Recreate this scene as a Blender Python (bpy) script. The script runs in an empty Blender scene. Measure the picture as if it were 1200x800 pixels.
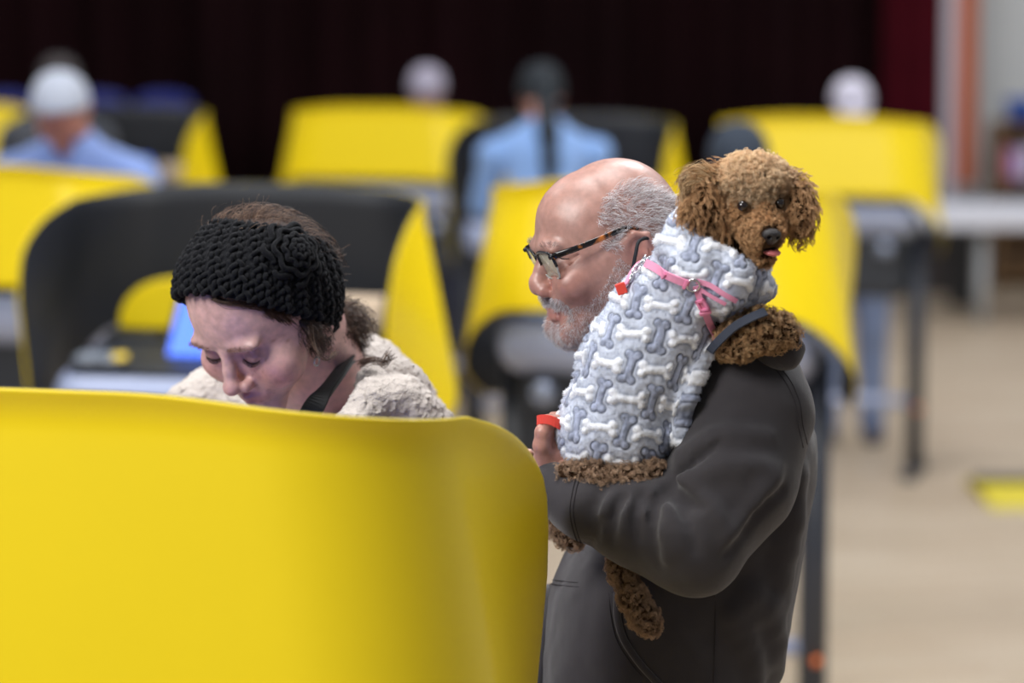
import bpy, math, random
import numpy as np
from mathutils import Matrix, Vector
random.seed(7); RNG = np.random.default_rng(11)
SC = bpy.context.scene
COL = SC.collection
PI = math.pi
# ------------------------------------------------------------ camera
FPX = 3500.0
HORIZON = 20.0
CAMZ = 1.92
PITCH = math.atan((400 - HORIZON) / FPX)
CAM = np.array([0.0, 0.0, CAMZ])
FWD = np.array([0.0, math.cos(PITCH), -math.sin(PITCH)])
UPV = np.array([0.0, math.sin(PITCH), math.cos(PITCH)])
RGT = np.array([1.0, 0.0, 0.0])
def W(px, py, Y):
    d = FWD + RGT * ((px - 600) / FPX) + UPV * ((400 - py) / FPX)
    return CAM + d * (Y / d[1])
def FL(px, py):
    d = FWD + RGT * ((px - 600) / FPX) + UPV * ((400 - py) / FPX)
    return CAM + d * (CAMZ / -d[2])
ZOOM = None
FOCUS = 3.50
cd = bpy.data.cameras.new('camera'); cam = bpy.data.objects.new('camera', cd); COL.objects.link(cam)
cam.location = CAM; cam.rotation_euler = (PI / 2 - PITCH, 0, 0)
cd.sensor_width = 36; cd.lens = 36 * FPX / 1200
cd.clip_start = 0.1; cd.clip_end = 200
cd.dof.use_dof = True; cd.dof.focus_distance = FOCUS; cd.dof.aperture_fstop = 2.6
if ZOOM:
    cd.lens *= ZOOM[2]; cd.dof.aperture_fstop *= ZOOM[2]
    cd.shift_x = (ZOOM[0] - 600) / 1200 * ZOOM[2]
    cd.shift_y = (400 - ZOOM[1]) / 1200 * ZOOM[2]
SC.camera = cam
SC.view_settings.view_transform = 'Standard'; SC.view_settings.look = 'None'
SC.view_settings.gamma = 1.0; SC.view_settings.use_curve_mapping = False
SC.view_settings.exposure = 0.0
SC.cycles.use_denoising = True
SC.cycles.max_bounces = 6; SC.cycles.transparent_max_bounces = 12
# ------------------------------------------------------------ objects
def link(o, parent=None):
    COL.objects.link(o)
    if parent is not None: o.parent = parent
    return o
def tag(o, label=None, cat=None, group=None, kind=None):
    if label: o['label'] = label
    if cat: o['category'] = cat
    if group: o['group'] = group
    if kind: o['kind'] = kind
    return o
def empty(name, loc=(0, 0, 0), rz=0.0):
    o = bpy.data.objects.new(name, None); o.location = loc; o.rotation_euler = (0, 0, rz)
    o.empty_display_size = 0.1
    bpy.context.view_layer.update()
    return link(o)
def copy_tree(o, parent=None):
    c = o.copy(); COL.objects.link(c); c.parent = parent
    for k in ('label',):
        pass
    for ch in list(o.children): copy_tree(ch, c)
    return c
def mesh_np(name, V, F, mat=None, parent=None, smooth=True, col=None, attrs=None):
    """V (n,3); F (m,4) or (m,3) index array. World coords; parent offset removed when parent is a translated Empty."""
    V = np.asarray(V, dtype=np.float32); F = np.asarray(F, dtype=np.int32)
    if parent is not None:
        loc = np.array(root_loc(parent), dtype=np.float32); V = V - loc
    me = bpy.data.meshes.new(name)
    k = F.shape[1]
    me.vertices.add(len(V)); me.vertices.foreach_set('co', V.ravel())
    me.loops.add(F.size); me.loops.foreach_set('vertex_index', F.ravel())
    me.polygons.add(len(F)); me.polygons.foreach_set('loop_start', np.arange(0, F.size, k, dtype=np.int32))
    me.polygons.foreach_set('loop_total', np.full(len(F), k, dtype=np.int32))
    me.update(calc_edges=True)
    if smooth: me.polygons.foreach_set('use_smooth', np.ones(len(F), dtype=bool))
    if col is not None:
        ca = me.color_attributes.new('Col', 'FLOAT_COLOR', 'POINT')
        c = np.ones((len(V), 4), dtype=np.float32); c[:, :3] = col
        ca.data.foreach_set('color', c.ravel())
    if mat is not None: me.materials.append(mat)
    me.validate()
    o = bpy.data.objects.new(name, me)
    return link(o, parent)
def root_loc(p):
    v = Vector((0, 0, 0))
    while p is not None: v = v + p.location; p = p.parent
    return v
def mesh_py(name, V, F, mat=None, parent=None, smooth=False, local=False):
    V = [tuple(v) for v in V]
    if parent is not None and not local:
        l = root_loc(parent); V = [(v[0] - l.x, v[1] - l.y, v[2] - l.z) for v in V]
    me = bpy.data.meshes.new(name); me.from_pydata(V, [], [tuple(f) for f in F]); me.update()
    if smooth:
        me.polygons.foreach_set('use_smooth', [True] * len(me.polygons))
    if mat is not None: me.materials.append(mat)
    return link(bpy.data.objects.new(name, me), parent)
def bevel(o, w, seg=3):
    m = o.modifiers.new('bevel', 'BEVEL'); m.width = w; m.segments = seg; m.limit_method = 'ANGLE'; m.angle_limit = 0.6
    return o
class MB:
    def __init__(s): s.V = []; s.F = []
    def box(s, c, h, M=None):
        b = len(s.V)
        for i in (-1, 1):
            for j in (-1, 1):
                for k in (-1, 1):
                    p = Vector((i * h[0], j * h[1], k * h[2]))
                    if M is not None: p = M @ p
                    s.V.append((c[0] + p[0], c[1] + p[1], c[2] + p[2]))
        s.F += [[b + q for q in f] for f in ((0, 1, 3, 2), (4, 6, 7, 5), (0, 4, 5, 1), (2, 3, 7, 6), (0, 2, 6, 4), (1, 5, 7, 3))]
        return s
    def tube(s, pts, rads, n=10, flat=None, cap=True):
        pts = [np.array(p, float) for p in pts]
        if np.isscalar(rads): rads = [rads] * len(pts)
        b = len(s.V); up = None
        for i, p in enumerate(pts):
            t = pts[min(i + 1, len(pts) - 1)] - pts[max(i - 1, 0)]; t /= np.linalg.norm(t) + 1e-9
            if up is None:
                r = np.array([0, 0, 1.0]) if abs(t[2]) < 0.9 else np.array([1.0, 0, 0])
                up = r
            n1 = np.cross(t, up); n1 /= np.linalg.norm(n1) + 1e-9
            n2 = np.cross(n1, t); up = n2
            for k in range(n):
                a = 2 * PI * k / n
                e = n1 * math.cos(a) * rads[i] + n2 * math.sin(a) * rads[i] * (flat if flat else 1)
                s.V.append(tuple(p + e))
        for i in range(len(pts) - 1):
            for k in range(n):
                s.F.append([b + i * n + k, b + i * n + (k + 1) % n, b + (i + 1) * n + (k + 1) % n, b + (i + 1) * n + k])
        if cap:
            s.F.append([b + k for k in range(n)][::-1]); s.F.append([b + (len(pts) - 1) * n + k for k in range(n)])
        return s
    def lathe(s, prof, c=(0, 0, 0), axis='z', n=24):
        b = len(s.V)
        for r, z in prof:
            for k in range(n):
                a = 2 * PI * k / n; x, y = r * math.cos(a), r * math.sin(a)
                v = (x, y, z) if axis == 'z' else ((z, x, y) if axis == 'x' else (x, z, y))
                s.V.append((c[0] + v[0], c[1] + v[1], c[2] + v[2]))
        for i in range(len(prof) - 1):
            for k in range(n):
                s.F.append([b + i * n + k, b + i * n + (k + 1) % n, b + (i + 1) * n + (k + 1) % n, b + (i + 1) * n + k])
        return s
    def build(s, name, mat, parent=None, smooth=False, local=False):
        return mesh_py(name, s.V, s.F, mat, parent, smooth, local)
# ------------------------------------------------------------ materials
def newmat(name):
    m = bpy.data.materials.new(name); m.use_nodes = True
    return m, m.node_tree.nodes, m.node_tree.links, m.node_tree.nodes['Principled BSDF']
def plain(name, c, rough=0.5, metal=0.0, spec=0.5, noise=0.0, nscale=20, bump=0.0, bscale=200, sheen=0.0, emit=None, coat=0.0):
    m, N, L, B = newmat(name)
    B.inputs['Base Color'].default_value = (*c, 1); B.inputs['Roughness'].default_value = rough
    B.inputs['Metallic'].default_value = metal; B.inputs['Specular IOR Level'].default_value = spec
    if sheen: B.inputs['Sheen Weight'].default_value = sheen
    if coat: B.inputs['Coat Weight'].default_value = coat
    if emit: B.inputs['Emission Color'].default_value = (*emit[:3], 1); B.inputs['Emission Strength'].default_value = emit[3]
    tc = N.new('ShaderNodeTexCoord')
    if noise:
        t = N.new('ShaderNodeTexNoise'); t.inputs['Scale'].default_value = nscale; t.inputs['Detail'].default_value = 4
        L.new(tc.outputs['Object'], t.inputs['Vector'])
        r = N.new('ShaderNodeMix'); r.data_type = 'RGBA'
        r.inputs[6].default_value = (*[x * (1 - noise) for x in c], 1); r.inputs[7].default_value = (*[min(1, x * (1 + noise)) for x in c], 1)
        L.new(t.outputs['Fac'], r.inputs[0]); L.new(r.outputs[2], B.inputs['Base Color'])
    if bump:
        t = N.new('ShaderNodeTexNoise'); t.inputs['Scale'].default_value = bscale; t.inputs['Detail'].default_value = 3
        L.new(tc.outputs['Object'], t.inputs['Vector'])
        b = N.new('ShaderNodeBump'); b.inputs['Strength'].default_value = bump; b.inputs['Distance'].default_value = 0.002
        L.new(t.outputs['Fac'], b.inputs['Height']); L.new(b.outputs[0], B.inputs['Normal'])
    return m
def colmat(name, rough=0.6, spec=0.3, sss=0.0, bump=0.0, bscale=300, sheen=0.0, noise=0.0, nscale=60):
    m, N, L, B = newmat(name)
    a = N.new('ShaderNodeAttribute'); a.attribute_name = 'Col'
    src = a.outputs['Color']
    tc = N.new('ShaderNodeTexCoord')
    if noise:
        t = N.new('ShaderNodeTexNoise'); t.inputs['Scale'].default_value = nscale; t.inputs['Detail'].default_value = 5
        L.new(tc.outputs['Object'], t.inputs['Vector'])
        mr = N.new('ShaderNodeMapRange'); mr.inputs[1].default_value = 0.3; mr.inputs[2].default_value = 0.7
        mr.inputs[3].default_value = 1 - noise; mr.inputs[4].default_value = 1 + noise
        L.new(t.outputs['Fac'], mr.inputs[0])
        mx = N.new('ShaderNodeVectorMath'); mx.operation = 'SCALE'
        L.new(src, mx.inputs[0]); L.new(mr.outputs[0], mx.inputs['Scale']); src = mx.outputs[0]
    L.new(src, B.inputs['Base Color'])
    B.inputs['Roughness'].default_value = rough; B.inputs['Specular IOR Level'].default_value = spec
    if sheen: B.inputs['Sheen Weight'].default_value = sheen
    if sss:
        B.inputs['Subsurface Weight'].default_value = sss; B.inputs['Subsurface Radius'].default_value = (0.010, 0.004, 0.002)
        B.inputs['Subsurface Scale'].default_value = 1.0
    if bump:
        t = N.new('ShaderNodeTexNoise'); t.inputs['Scale'].default_value = bscale; t.inputs['Detail'].default_value = 4
        L.new(tc.outputs['Object'], t.inputs['Vector'])
        b = N.new('ShaderNodeBump'); b.inputs['Strength'].default_value = bump; b.inputs['Distance'].default_value = 0.0015
        L.new(t.outputs['Fac'], b.inputs['Height']); L.new(b.outputs[0], B.inputs['Normal'])
    return m
def lin(*c):
    return tuple((x / 255 / 12.92) if x / 255 <= 0.04045 else ((x / 255 + 0.055) / 1.055) ** 2.4 for x in c)
# ------------------------------------------------------------ SDF toolkit
def seg(P, a, b, ra, rb):
    a = np.asarray(a, np.float32); b = np.asarray(b, np.float32)
    pa = P - a; ba = b - a
    t = np.clip(pa @ ba / max(float(ba @ ba), 1e-9), 0, 1)
    return np.sqrt(((pa - t[:, None] * ba) ** 2).sum(1)) - (ra + (rb - ra) * t)
def ell(P, c, r, M=None):
    q = P - np.asarray(c, np.float32)
    if M is not None: q = q @ np.asarray(M, np.float32)      # columns of M are the ellipsoid axes
    r = np.asarray(r, np.float32)
    k0 = np.sqrt(((q / r) ** 2).sum(1)); k1 = np.sqrt(((q / r ** 2) ** 2).sum(1)) + 1e-9
    return k0 * (k0 - 1) / k1
def rbox(P, c, h, r, M=None):
    q = P - np.asarray(c, np.float32)
    if M is not None: q = q @ np.asarray(M, np.float32)
    q = np.abs(q) - (np.asarray(h, np.float32) - r)
    return np.sqrt((np.maximum(q, 0) ** 2).sum(1)) + np.minimum(q.max(1), 0) - r
def smin(a, b, k):
    h = np.clip(0.5 + 0.5 * (b - a) / k, 0, 1)
    return b * (1 - h) + a * h - k * h * (1 - h)
def smax(a, b, k): return -smin(-a, -b, k)
def chain(P, pts, rads, k=0.02):
    d = None
    for i in range(len(pts) - 1):
        e = seg(P, pts[i], pts[i + 1], rads[i], rads[i + 1])
        d = e if d is None else smin(d, e, k)
    return d
def slices(P, zs, cx, cy, ax, ay, p=2.3, yaw=0.0):
    """stack of superellipse slices along world z"""
    z = P[:, 2]
    ip = lambda a: np.interp(z, zs, a)
    X = P[:, 0] - ip(cx); Y = P[:, 1] - ip(cy)
    if yaw:
        c, s = math.cos(yaw), math.sin(yaw); X, Y = X * c + Y * s, -X * s + Y * c
    A = ip(ax); B = ip(ay)
    k = ((np.abs(X) / A) ** p + (np.abs(Y) / B) ** p) ** (1 / p)
    d = (k - 1) * np.minimum(A, B)
    return np.maximum(d, np.maximum(zs[0] - z, z - zs[-1]))
def surfnet(f, lo, hi, h, B=6):
    lo = np.asarray(lo, float); hi = np.asarray(hi, float)
    nb = np.maximum(1, np.ceil((hi - lo) / (h * B)).astype(int)); n = nb * B
    ax = [lo[i] + (np.arange(nb[i]) * B + (B - 1) / 2) * h for i in range(3)]
    G = np.stack(np.meshgrid(*ax, indexing='ij'), -1).reshape(-1, 3).astype(np.float32)
    c = ev(f, G)
    act = np.abs(c) < B * h * 1.5
    full = np.repeat(np.repeat(np.repeat(np.where(c > 0, 1.0, -1.0).reshape(nb).astype(np.float32), B, 0), B, 1), B, 2)
    am = np.repeat(np.repeat(np.repeat(act.reshape(nb), B, 0), B, 1), B, 2)
    idx = np.argwhere(am)
    P = (lo + idx * h).astype(np.float32)
    full[idx[:, 0], idx[:, 1], idx[:, 2]] = ev(f, P)
    # force outside on the border
    for a in range(3):
        sl = [slice(None)] * 3
        for e in (0, -1):
            sl[a] = e; full[tuple(sl)] = np.abs(full[tuple(sl)]) + 1e-4
    s = full < 0
    cnt = np.zeros(np.array(full.shape) - 1, np.int8)
    for i in (0, 1):
        for j in (0, 1):
            for k in (0, 1):
                cnt += s[i:full.shape[0] - 1 + i, j:full.shape[1] - 1 + j, k:full.shape[2] - 1 + k]
    cells = np.argwhere((cnt > 0) & (cnt < 8))
    if len(cells) == 0: return np.zeros((0, 3)), np.zeros((0, 4), int)
    vid = -np.ones(cnt.shape, np.int64); vid[cells[:, 0], cells[:, 1], cells[:, 2]] = np.arange(len(cells))
    acc = np.zeros((len(cells), 3)); num = np.zeros(len(cells))
    for a in range(3):
        o = [x for x in range(3) if x != a]
        for i in (0, 1):
            for j in (0, 1):
                c0 = cells.copy(); c0[:, o[0]] += i; c0[:, o[1]] += j
                c1 = c0.copy(); c1[:, a] += 1
                f0 = full[c0[:, 0], c0[:, 1], c0[:, 2]]; f1 = full[c1[:, 0], c1[:, 1], c1[:, 2]]
                m = (f0 < 0) != (f1 < 0)
                t = np.where(m, f0 / np.where(m, f0 - f1, 1), 0)
                p = c0.astype(float); p[:, a] += t
                acc[m] += p[m]; num[m] += 1
    V = lo + acc / num[:, None] * h
    Fs = []
    for a in range(3):
        o = [x for x in range(3) if x != a]
        sl0 = [slice(None)] * 3; sl1 = [slice(None)] * 3
        sl0[a] = slice(0, -1); sl1[a] = slice(1, None)
        s0 = s[tuple(sl0)]; s1 = s[tuple(sl1)]
        e = np.argwhere(s0 != s1)
        e = e[(e[:, o[0]] > 0) & (e[:, o[1]] > 0) & (e[:, o[0]] < full.shape[o[0]] - 1) & (e[:, o[1]] < full.shape[o[1]] - 1)]
        q = []
        for (i, j) in ((0, 0), (1, 0), (1, 1), (0, 1)):
            c = e.copy(); c[:, o[0]] -= i; c[:, o[1]] -= j
            q.append(vid[c[:, 0], c[:, 1], c[:, 2]])
        q = np.stack(q, 1)
        inside0 = s[e[:, 0], e[:, 1], e[:, 2]]
        fl = inside0 if a != 1 else ~inside0
        q[~fl] = q[~fl][:, ::-1]
        Fs.append(q)
    F = np.concatenate(Fs)
    F = F[(F >= 0).all(1)]
    return V, F
def ev(f, P, ch=300000):
    return np.concatenate([np.asarray(f(P[i:i + ch]), np.float32) for i in range(0, len(P), ch)]) if len(P) else np.zeros(0, np.float32)
def vnormals(V, F):
    a = V[F[:, 2]] - V[F[:, 0]]; b = V[F[:, 3 if F.shape[1] == 4 else 1]] - V[F[:, 1 if F.shape[1] == 4 else 0]]
    n = np.cross(a, b)
    N = np.zeros_like(V)
    for k in range(F.shape[1]): np.add.at(N, F[:, k], n)
    return N / (np.linalg.norm(N, axis=1, keepdims=True) + 1e-12)
def sample(V, F, n, keep=None):
    """n random points on a quad mesh -> positions, normals"""
    VN = vnormals(V, F)
    a = np.linalg.norm(np.cross(V[F[:, 2]] - V[F[:, 0]], V[F[:, 3]] - V[F[:, 1]]), axis=1)
    if keep is not None:
        cen = V[F].mean(1); a = a * np.clip(keep(cen), 0, 1)
    i = RNG.choice(len(F), n, p=a / a.sum())
    u = RNG.random((n, 1)); v = RNG.random((n, 1)); q = F[i]
    bl = lambda A: (A[q[:, 0]] * (1 - u) + A[q[:, 1]] * u) * (1 - v) + (A[q[:, 3]] * (1 - u) + A[q[:, 2]] * u) * v
    N = bl(VN); N /= np.linalg.norm(N, axis=1, keepdims=True) + 1e-9
    return bl(V), N
def sm(x, a, b):
    t = np.clip((x - a) / (b - a), 0, 1); return t * t * (3 - 2 * t)
def unit(v): return v / (np.linalg.norm(v, axis=-1, keepdims=True) + 1e-9)
_g = RNG.random((32, 32, 32)).astype(np.float32)
def vnoise(P, scale):
    q = np.asarray(P, np.float64) * scale; i = np.floor(q).astype(int); f = q - i; f = f * f * (3 - 2 * f)
    r = 0
    for a in (0, 1):
        for b in (0, 1):
            for c in (0, 1):
                w = (f[:, 0] if a else 1 - f[:, 0]) * (f[:, 1] if b else 1 - f[:, 1]) * (f[:, 2] if c else 1 - f[:, 2])
                r = r + w * _g[(i[:, 0] + a) % 32, (i[:, 1] + b) % 32, (i[:, 2] + c) % 32]
    return r * 2 - 1
def strands(name, path, rad, col, mat, parent, ns=3):
    """path (S,K,3), rad (S,) or (K,) or (S,K), col (S,K,3) or (S,3)"""
    S, K, _ = path.shape
    T = np.gradient(path, axis=1); T = unit(T)
    ref = np.zeros_like(T); ref[..., 2] = 1; ref[np.abs(T[..., 2]) > 0.9] = (1, 0, 0)
    n1 = unit(np.cross(T, ref)); n2 = np.cross(n1, T)
    rad = np.asarray(rad, float)
    if rad.ndim == 1: rad = np.broadcast_to(rad[None, :] if len(rad) == K else rad[:, None], (S, K))
    if col.ndim == 2: col = np.repeat(col[:, None, :], K, 1)
    V = np.stack([path + n1 * (rad * math.cos(2 * PI * k / ns))[..., None] + n2 * (rad * math.sin(2 * PI * k / ns))[..., None] for k in range(ns)], 2)
    C = np.repeat(col[:, :, None, :], ns, 2)
    base = (np.arange(S)[:, None, None] * K + np.arange(K - 1)[None, :, None]) * ns
    k = np.arange(ns)[None, None, :]
    k2 = (k + 1) % ns
    F = np.stack([base + k, base + k2, base + ns + k2, base + ns + k], -1).reshape(-1, 4)
    return mesh_np(name, V.reshape(-1, 3), F, mat, parent, True, C.reshape(-1, 3))
def sdf_obj(name, f, lo, hi, h, mat, parent, col=None, post=None):
    V, F = surfnet(f, lo, hi, h)
    if post is not None: V = post(V, F)
    c = col(V, F) if callable(col) else col
    if c is not None and np.ndim(c) == 1: c = np.tile(np.array(c, float), (len(V), 1))
    o = mesh_np(name, V, F, mat, parent, True, c)
    return o, V, F
def curl(roots, nrm, comb, length, K, hr, turns, phase, lift=0.5, grav=0.0, fr=0.0):
    """curly strands: roots (S,3); nrm; comb direction (S,3); length (S,); hr helix radius (S,); turns (S,)"""
    S = len(roots); t = np.linspace(0, 1, K)[None, :, None]
    n = nrm[:, None, :]; c = comb[:, None, :]; L = length[:, None, None]
    d = unit(n * (1 - t * (1 - lift)) + c * (0.25 + t))
    step = d * L / (K - 1)
    ax = np.cumsum(step, 1) - step
    path = roots[:, None, :] + ax
    path[..., 2] -= (grav * (t[..., 0] ** 2) * length[:, None])
    a = unit(np.cross(nrm, comb + 1e-3))[:, None, :]; b = unit(np.cross(a, unit(nrm + comb)[:, None, :]))
    ang = 2 * PI * turns[:, None, None] * t + phase[:, None, None]
    env = np.minimum(1, t * 3) * hr[:, None, None]
    path = path + a * (np.cos(ang) - np.cos(phase)[:, None, None]) * env + b * (np.sin(ang) - np.sin(phase)[:, None, None]) * env
    if fr: path = path + RNG.normal(0, fr, path.shape) * t
    return path
# ------------------------------------------------------------ the room
def wood_floor():
    m, N, L, B = newmat('floor_boards')
    tc = N.new('ShaderNodeTexCoord'); mp = N.new('ShaderNodeMapping'); mp.inputs['Rotation'].default_value = (0, 0, math.radians(-15))
    L.new(tc.outputs['Object'], mp.inputs[0])
    br = N.new('ShaderNodeTexBrick'); br.inputs['Scale'].default_value = 1.0
    br.inputs['Color1'].default_value = (*lin(196, 180, 158), 1); br.inputs['Color2'].default_value = (*lin(182, 163, 140), 1)
    br.inputs['Mortar'].default_value = (*lin(140, 116, 90), 1); br.inputs['Mortar Size'].default_value = 0.002
    br.inputs['Brick Width'].default_value = 0.9; br.inputs['Row Height'].default_value = 0.06
    L.new(mp.outputs[0], br.inputs[0])
    n = N.new('ShaderNodeTexNoise'); n.inputs['Scale'].default_value = 1.3; n.inputs['Detail'].default_value = 3
    L.new(mp.outputs[0], n.inputs[0])
    mx = N.new('ShaderNodeMix'); mx.data_type = 'RGBA'; mx.blend_type = 'MULTIPLY'; mx.inputs[0].default_value = 0.5
    cr = N.new('ShaderNodeValToRGB'); cr.color_ramp.elements[0].position = 0.3; cr.color_ramp.elements[0].color = (0.72, 0.7, 0.66, 1); cr.color_ramp.elements[1].position = 0.7
    L.new(n.outputs['Fac'], cr.inputs[0]); L.new(br.outputs[0], mx.inputs[6]); L.new(cr.outputs[0], mx.inputs[7])
    L.new(mx.outputs[2], B.inputs['Base Color']); B.inputs['Roughness'].default_value = 0.42; B.inputs['Specular IOR Level'].default_value = 0.4
    return m
f = MB(); f.box((0, 10, -0.05), (9, 14, 0.05)); tag(f.build('floor', wood_floor()), kind='structure')
M_wall = plain('wall_paint', lin(205, 208, 208), 0.8, noise=0.03, nscale=3)
XW = W(1100, 200, 22)[0]
f = MB(); f.box(((XW + 9) / 2 + 0.0, 22.6, 3.5), ((9 - XW) / 2, 0.1, 3.5)); tag(f.build('wall_back', M_wall), kind='structure')
f = MB(); f.box((9.1, 10, 3.5), (0.1, 14, 3.5)); tag(f.build('wall_right', M_wall), kind='structure')
f = MB(); f.box((-9.1, 10, 3.5), (0.1, 14, 3.5)); tag(f.build('wall_left', M_wall), kind='structure')
f = MB(); f.box((0, 25.6, 3.5), (9, 0.1, 3.5)); tag(f.build('wall_stage', plain('stage_wall', (0.004, 0.003, 0.003), 0.9)), kind='structure')
# stage front and proscenium trims
f = MB(); f.box(((-9 + XW) / 2, 21.6, 0.29), ((9 + XW) / 2, 0.9, 0.29)); tag(f.build('trim_1', plain('stage_front', lin(34, 26, 26), 0.6)), kind='structure')
bevel(tag(MB().box((W(1110, 200, 21.9)[0], 21.95, 3.5), (0.047, 0.12, 3.5)).build('trim_2', plain('white_trim', lin(190, 184, 194), 0.5)), kind='structure'), 0.01)
bevel(tag(MB().box((W(1129, 200, 21.9)[0], 21.93, 3.85), (0.078, 0.1, 3.15)).build('trim_3', plain('wood_trim', lin(176, 84, 38), 0.5, noise=0.1, nscale=4)), kind='structure'), 0.01)
tag(MB().box(((XW + 9) / 2 + .4, 22.47, 0.09), ((9 - XW) / 2 - .4, 0.03, 0.09)).build('baseboard_back', plain('base', lin(60, 44, 34), 0.6)), kind='structure')
# stage curtain: pleated cloth
def curtain(name, x0, x1, Y, z0, z1, amp, per, mat, label, cat='curtain'):
    nx = int((x1 - x0) / per * 14); V = []; F = []
    zz = np.linspace(z0, z1, 10)
    for j, z in enumerate(zz):
        for i in range(nx + 1):
            x = x0 + (x1 - x0) * i / nx; ph = x / per * 2 * PI
            y = Y + amp * math.sin(ph + 0.6 * math.sin(ph * 0.31)) + amp * 0.4 * math.sin(ph * 0.47 + 0.2 * z) + 0.02 * math.sin(z * 1.3 + x)
            V.append((x, y, z))
    for j in range(9):
        for i in range(nx):
            a = j * (nx + 1) + i; F.append((a, a + 1, a + nx + 2, a + nx + 1))
    o = mesh_py(name, V, F, mat, None, True); s = o.modifiers.new('s', 'SOLIDIFY'); s.thickness = 0.008
    return tag(o, label, cat)
M_cur = plain('curtain_velvet', (0.0085, 0.0014, 0.0022), 0.85, spec=0.1, noise=0.7, nscale=0.8)
M_cur2 = plain('curtain_velvet_lit', lin(70, 10, 22), 0.85, spec=0.1, noise=0.3, nscale=3)  # same velvet in a brighter maroon, standing in for light on its folds
curtain('stage_curtain', -8.9, W(1036, 100, 22)[0], 22.1, 0.58, 7, 0.10, 0.42, M_cur, 'very dark maroon pleated stage curtain across the back of the hall')
curtain('stage_curtain', W(1034, 100, 21.9)[0], W(1103, 100, 21.9)[0], 21.85, 0.58, 7, 0.05, 0.17, M_cur2, 'narrow brighter maroon side curtain hanging next to the white door post')

# ------------------------------------------------------------ white table, bin, bookcase, cable ramp
M_wht = plain('table_white', lin(206, 208, 218), 0.5); M_blk = plain('black_plastic', lin(24, 25, 28), 0.5)
yt = 18.6; tl = W(1074, 250, yt)[0]; zt = W(1100, 242, yt)[2]; zb = W(1100, 268, yt)[2]
t = empty('folding_table', ((tl + 4.7) / 2, yt, 0)); tag(t, 'white topped long table beside the bookcase at the right edge', 'table')
bevel(MB().box(((tl + 4.7) / 2, yt + .3, (zt + zb) / 2), ((4.7 - tl) / 2, 0.36, (zt - zb) / 2)).build('tabletop', M_wht, t), 0.02)
M_gm = plain('grey_metal', lin(168, 172, 176), 0.45)
for xx, yy in ((W(1155, 300, yt)[0], yt + .1), (W(1155, 300, yt)[0] + .05, yt + .55), (4.5, yt + .1), (4.5, yt + .55)):
    MB().tube([(xx, yy, zb + .01), (xx, yy, 0)], 0.032, 12).build('leg', M_gm, t, True)
bx_ = W(1127, 320, 19.9)[0]
t = empty('waste_bin', (bx_, 19.9, 0)); tag(t, 'tall black waste bin standing under the end of the white table', 'bin')
b = MB()
for (z, w, d) in ((0, .075, .11), (.3, .09, .13), (.56, .105, .15)): b.V += [(bx_ - w, 19.9 - d, z), (bx_ + w, 19.9 - d, z), (bx_ + w, 19.9 + d, z), (bx_ - w, 19.9 + d, z)]
for l in (0, 4): b.F += [[l + k, l + (k + 1) % 4, l + 4 + (k + 1) % 4, l + 4 + k] for k in range(4)]
b.F += [[3, 2, 1, 0], [8, 9, 10, 11]]
bevel(b.build('bin_body', M_blk, t), .02)
bevel(MB().box((bx_, 19.9, .575), (.115, .16, .02)).build('rim', M_blk, t), .01)
# bookcase
xb0 = W(1168, 200, 21.2)[0]; ztop = W(1180, 143, 21.2)[2]
M_shelf = plain('shelf_wood', lin(112, 82, 48), 0.5, noise=0.15, nscale=6)
t = empty('bookcase', (xb0 + .6, 21.3, 0)); tag(t, 'brown wooden bookcase against the white wall at the right edge', 'bookcase')
bevel(MB().box((xb0 + .02, 21.4, ztop / 2), (.02, .2, ztop / 2)).build('side_panel', M_shelf, t), .004)
bevel(MB().box((xb0 + 1.2, 21.4, ztop / 2), (.02, .2, ztop / 2)).build('side_panel', M_shelf, t), .004)
MB().box((xb0 + .61, 21.59, ztop / 2), (.57, .01, ztop / 2)).build('back_panel', M_shelf, t)
shz = [0.08, 0.42, 0.76, ztop - .02]
for z in shz: bevel(MB().box((xb0 + .61, 21.38, z), (.57, .19, .016)).build('shelf', M_shelf, t), .003)
def bookrow(z, cols, x0, group, lab):
    x = x0
    for i, (c, w, h, word) in enumerate(cols):
        b = empty('book', (x + w / 2, 21.3, z)); tag(b, lab % word, 'book')
        m = plain('book_' + word, c, 0.6)
        bevel(MB().box((x + w / 2, 21.33, z + h / 2), (w / 2, .09, h / 2)).build('cover', m, b), .003)
        MB().box((x + w / 2, 21.34, z + h / 2), (w / 2 - .004, .087, h / 2 + .0015)).build('pages', M_wht, b)
        x += w + .004
bookrow(shz[2] + .0175, [(lin(190, 120, 140), .07, .22, 'pink'), (lin(120, 130, 200), .06, .2, 'lilac blue'), (lin(210, 200, 215), .07, .23, 'pale grey'), (lin(150, 70, 50), .06, .2, 'rust')], xb0 + .06, None, '%s backed book standing on the upper bookcase shelf')
bt = empty('storage_tub', (W(1196, 130, 21.3)[0], 21.35, ztop)); tag(bt, 'bright blue tub on top of the brown bookcase', 'tub')
b = MB(); cx = W(1196, 130, 21.3)[0] + .02
b.lathe([(0, .002), (.1, .002), (.13, .15), (.14, .16), (.12, .155), (.09, .02), (0, .02)], (cx, 21.35, ztop), n=28)
b.build('tub_body', plain('tub_blue', lin(40, 96, 200), 0.5), bt, True)
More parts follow.
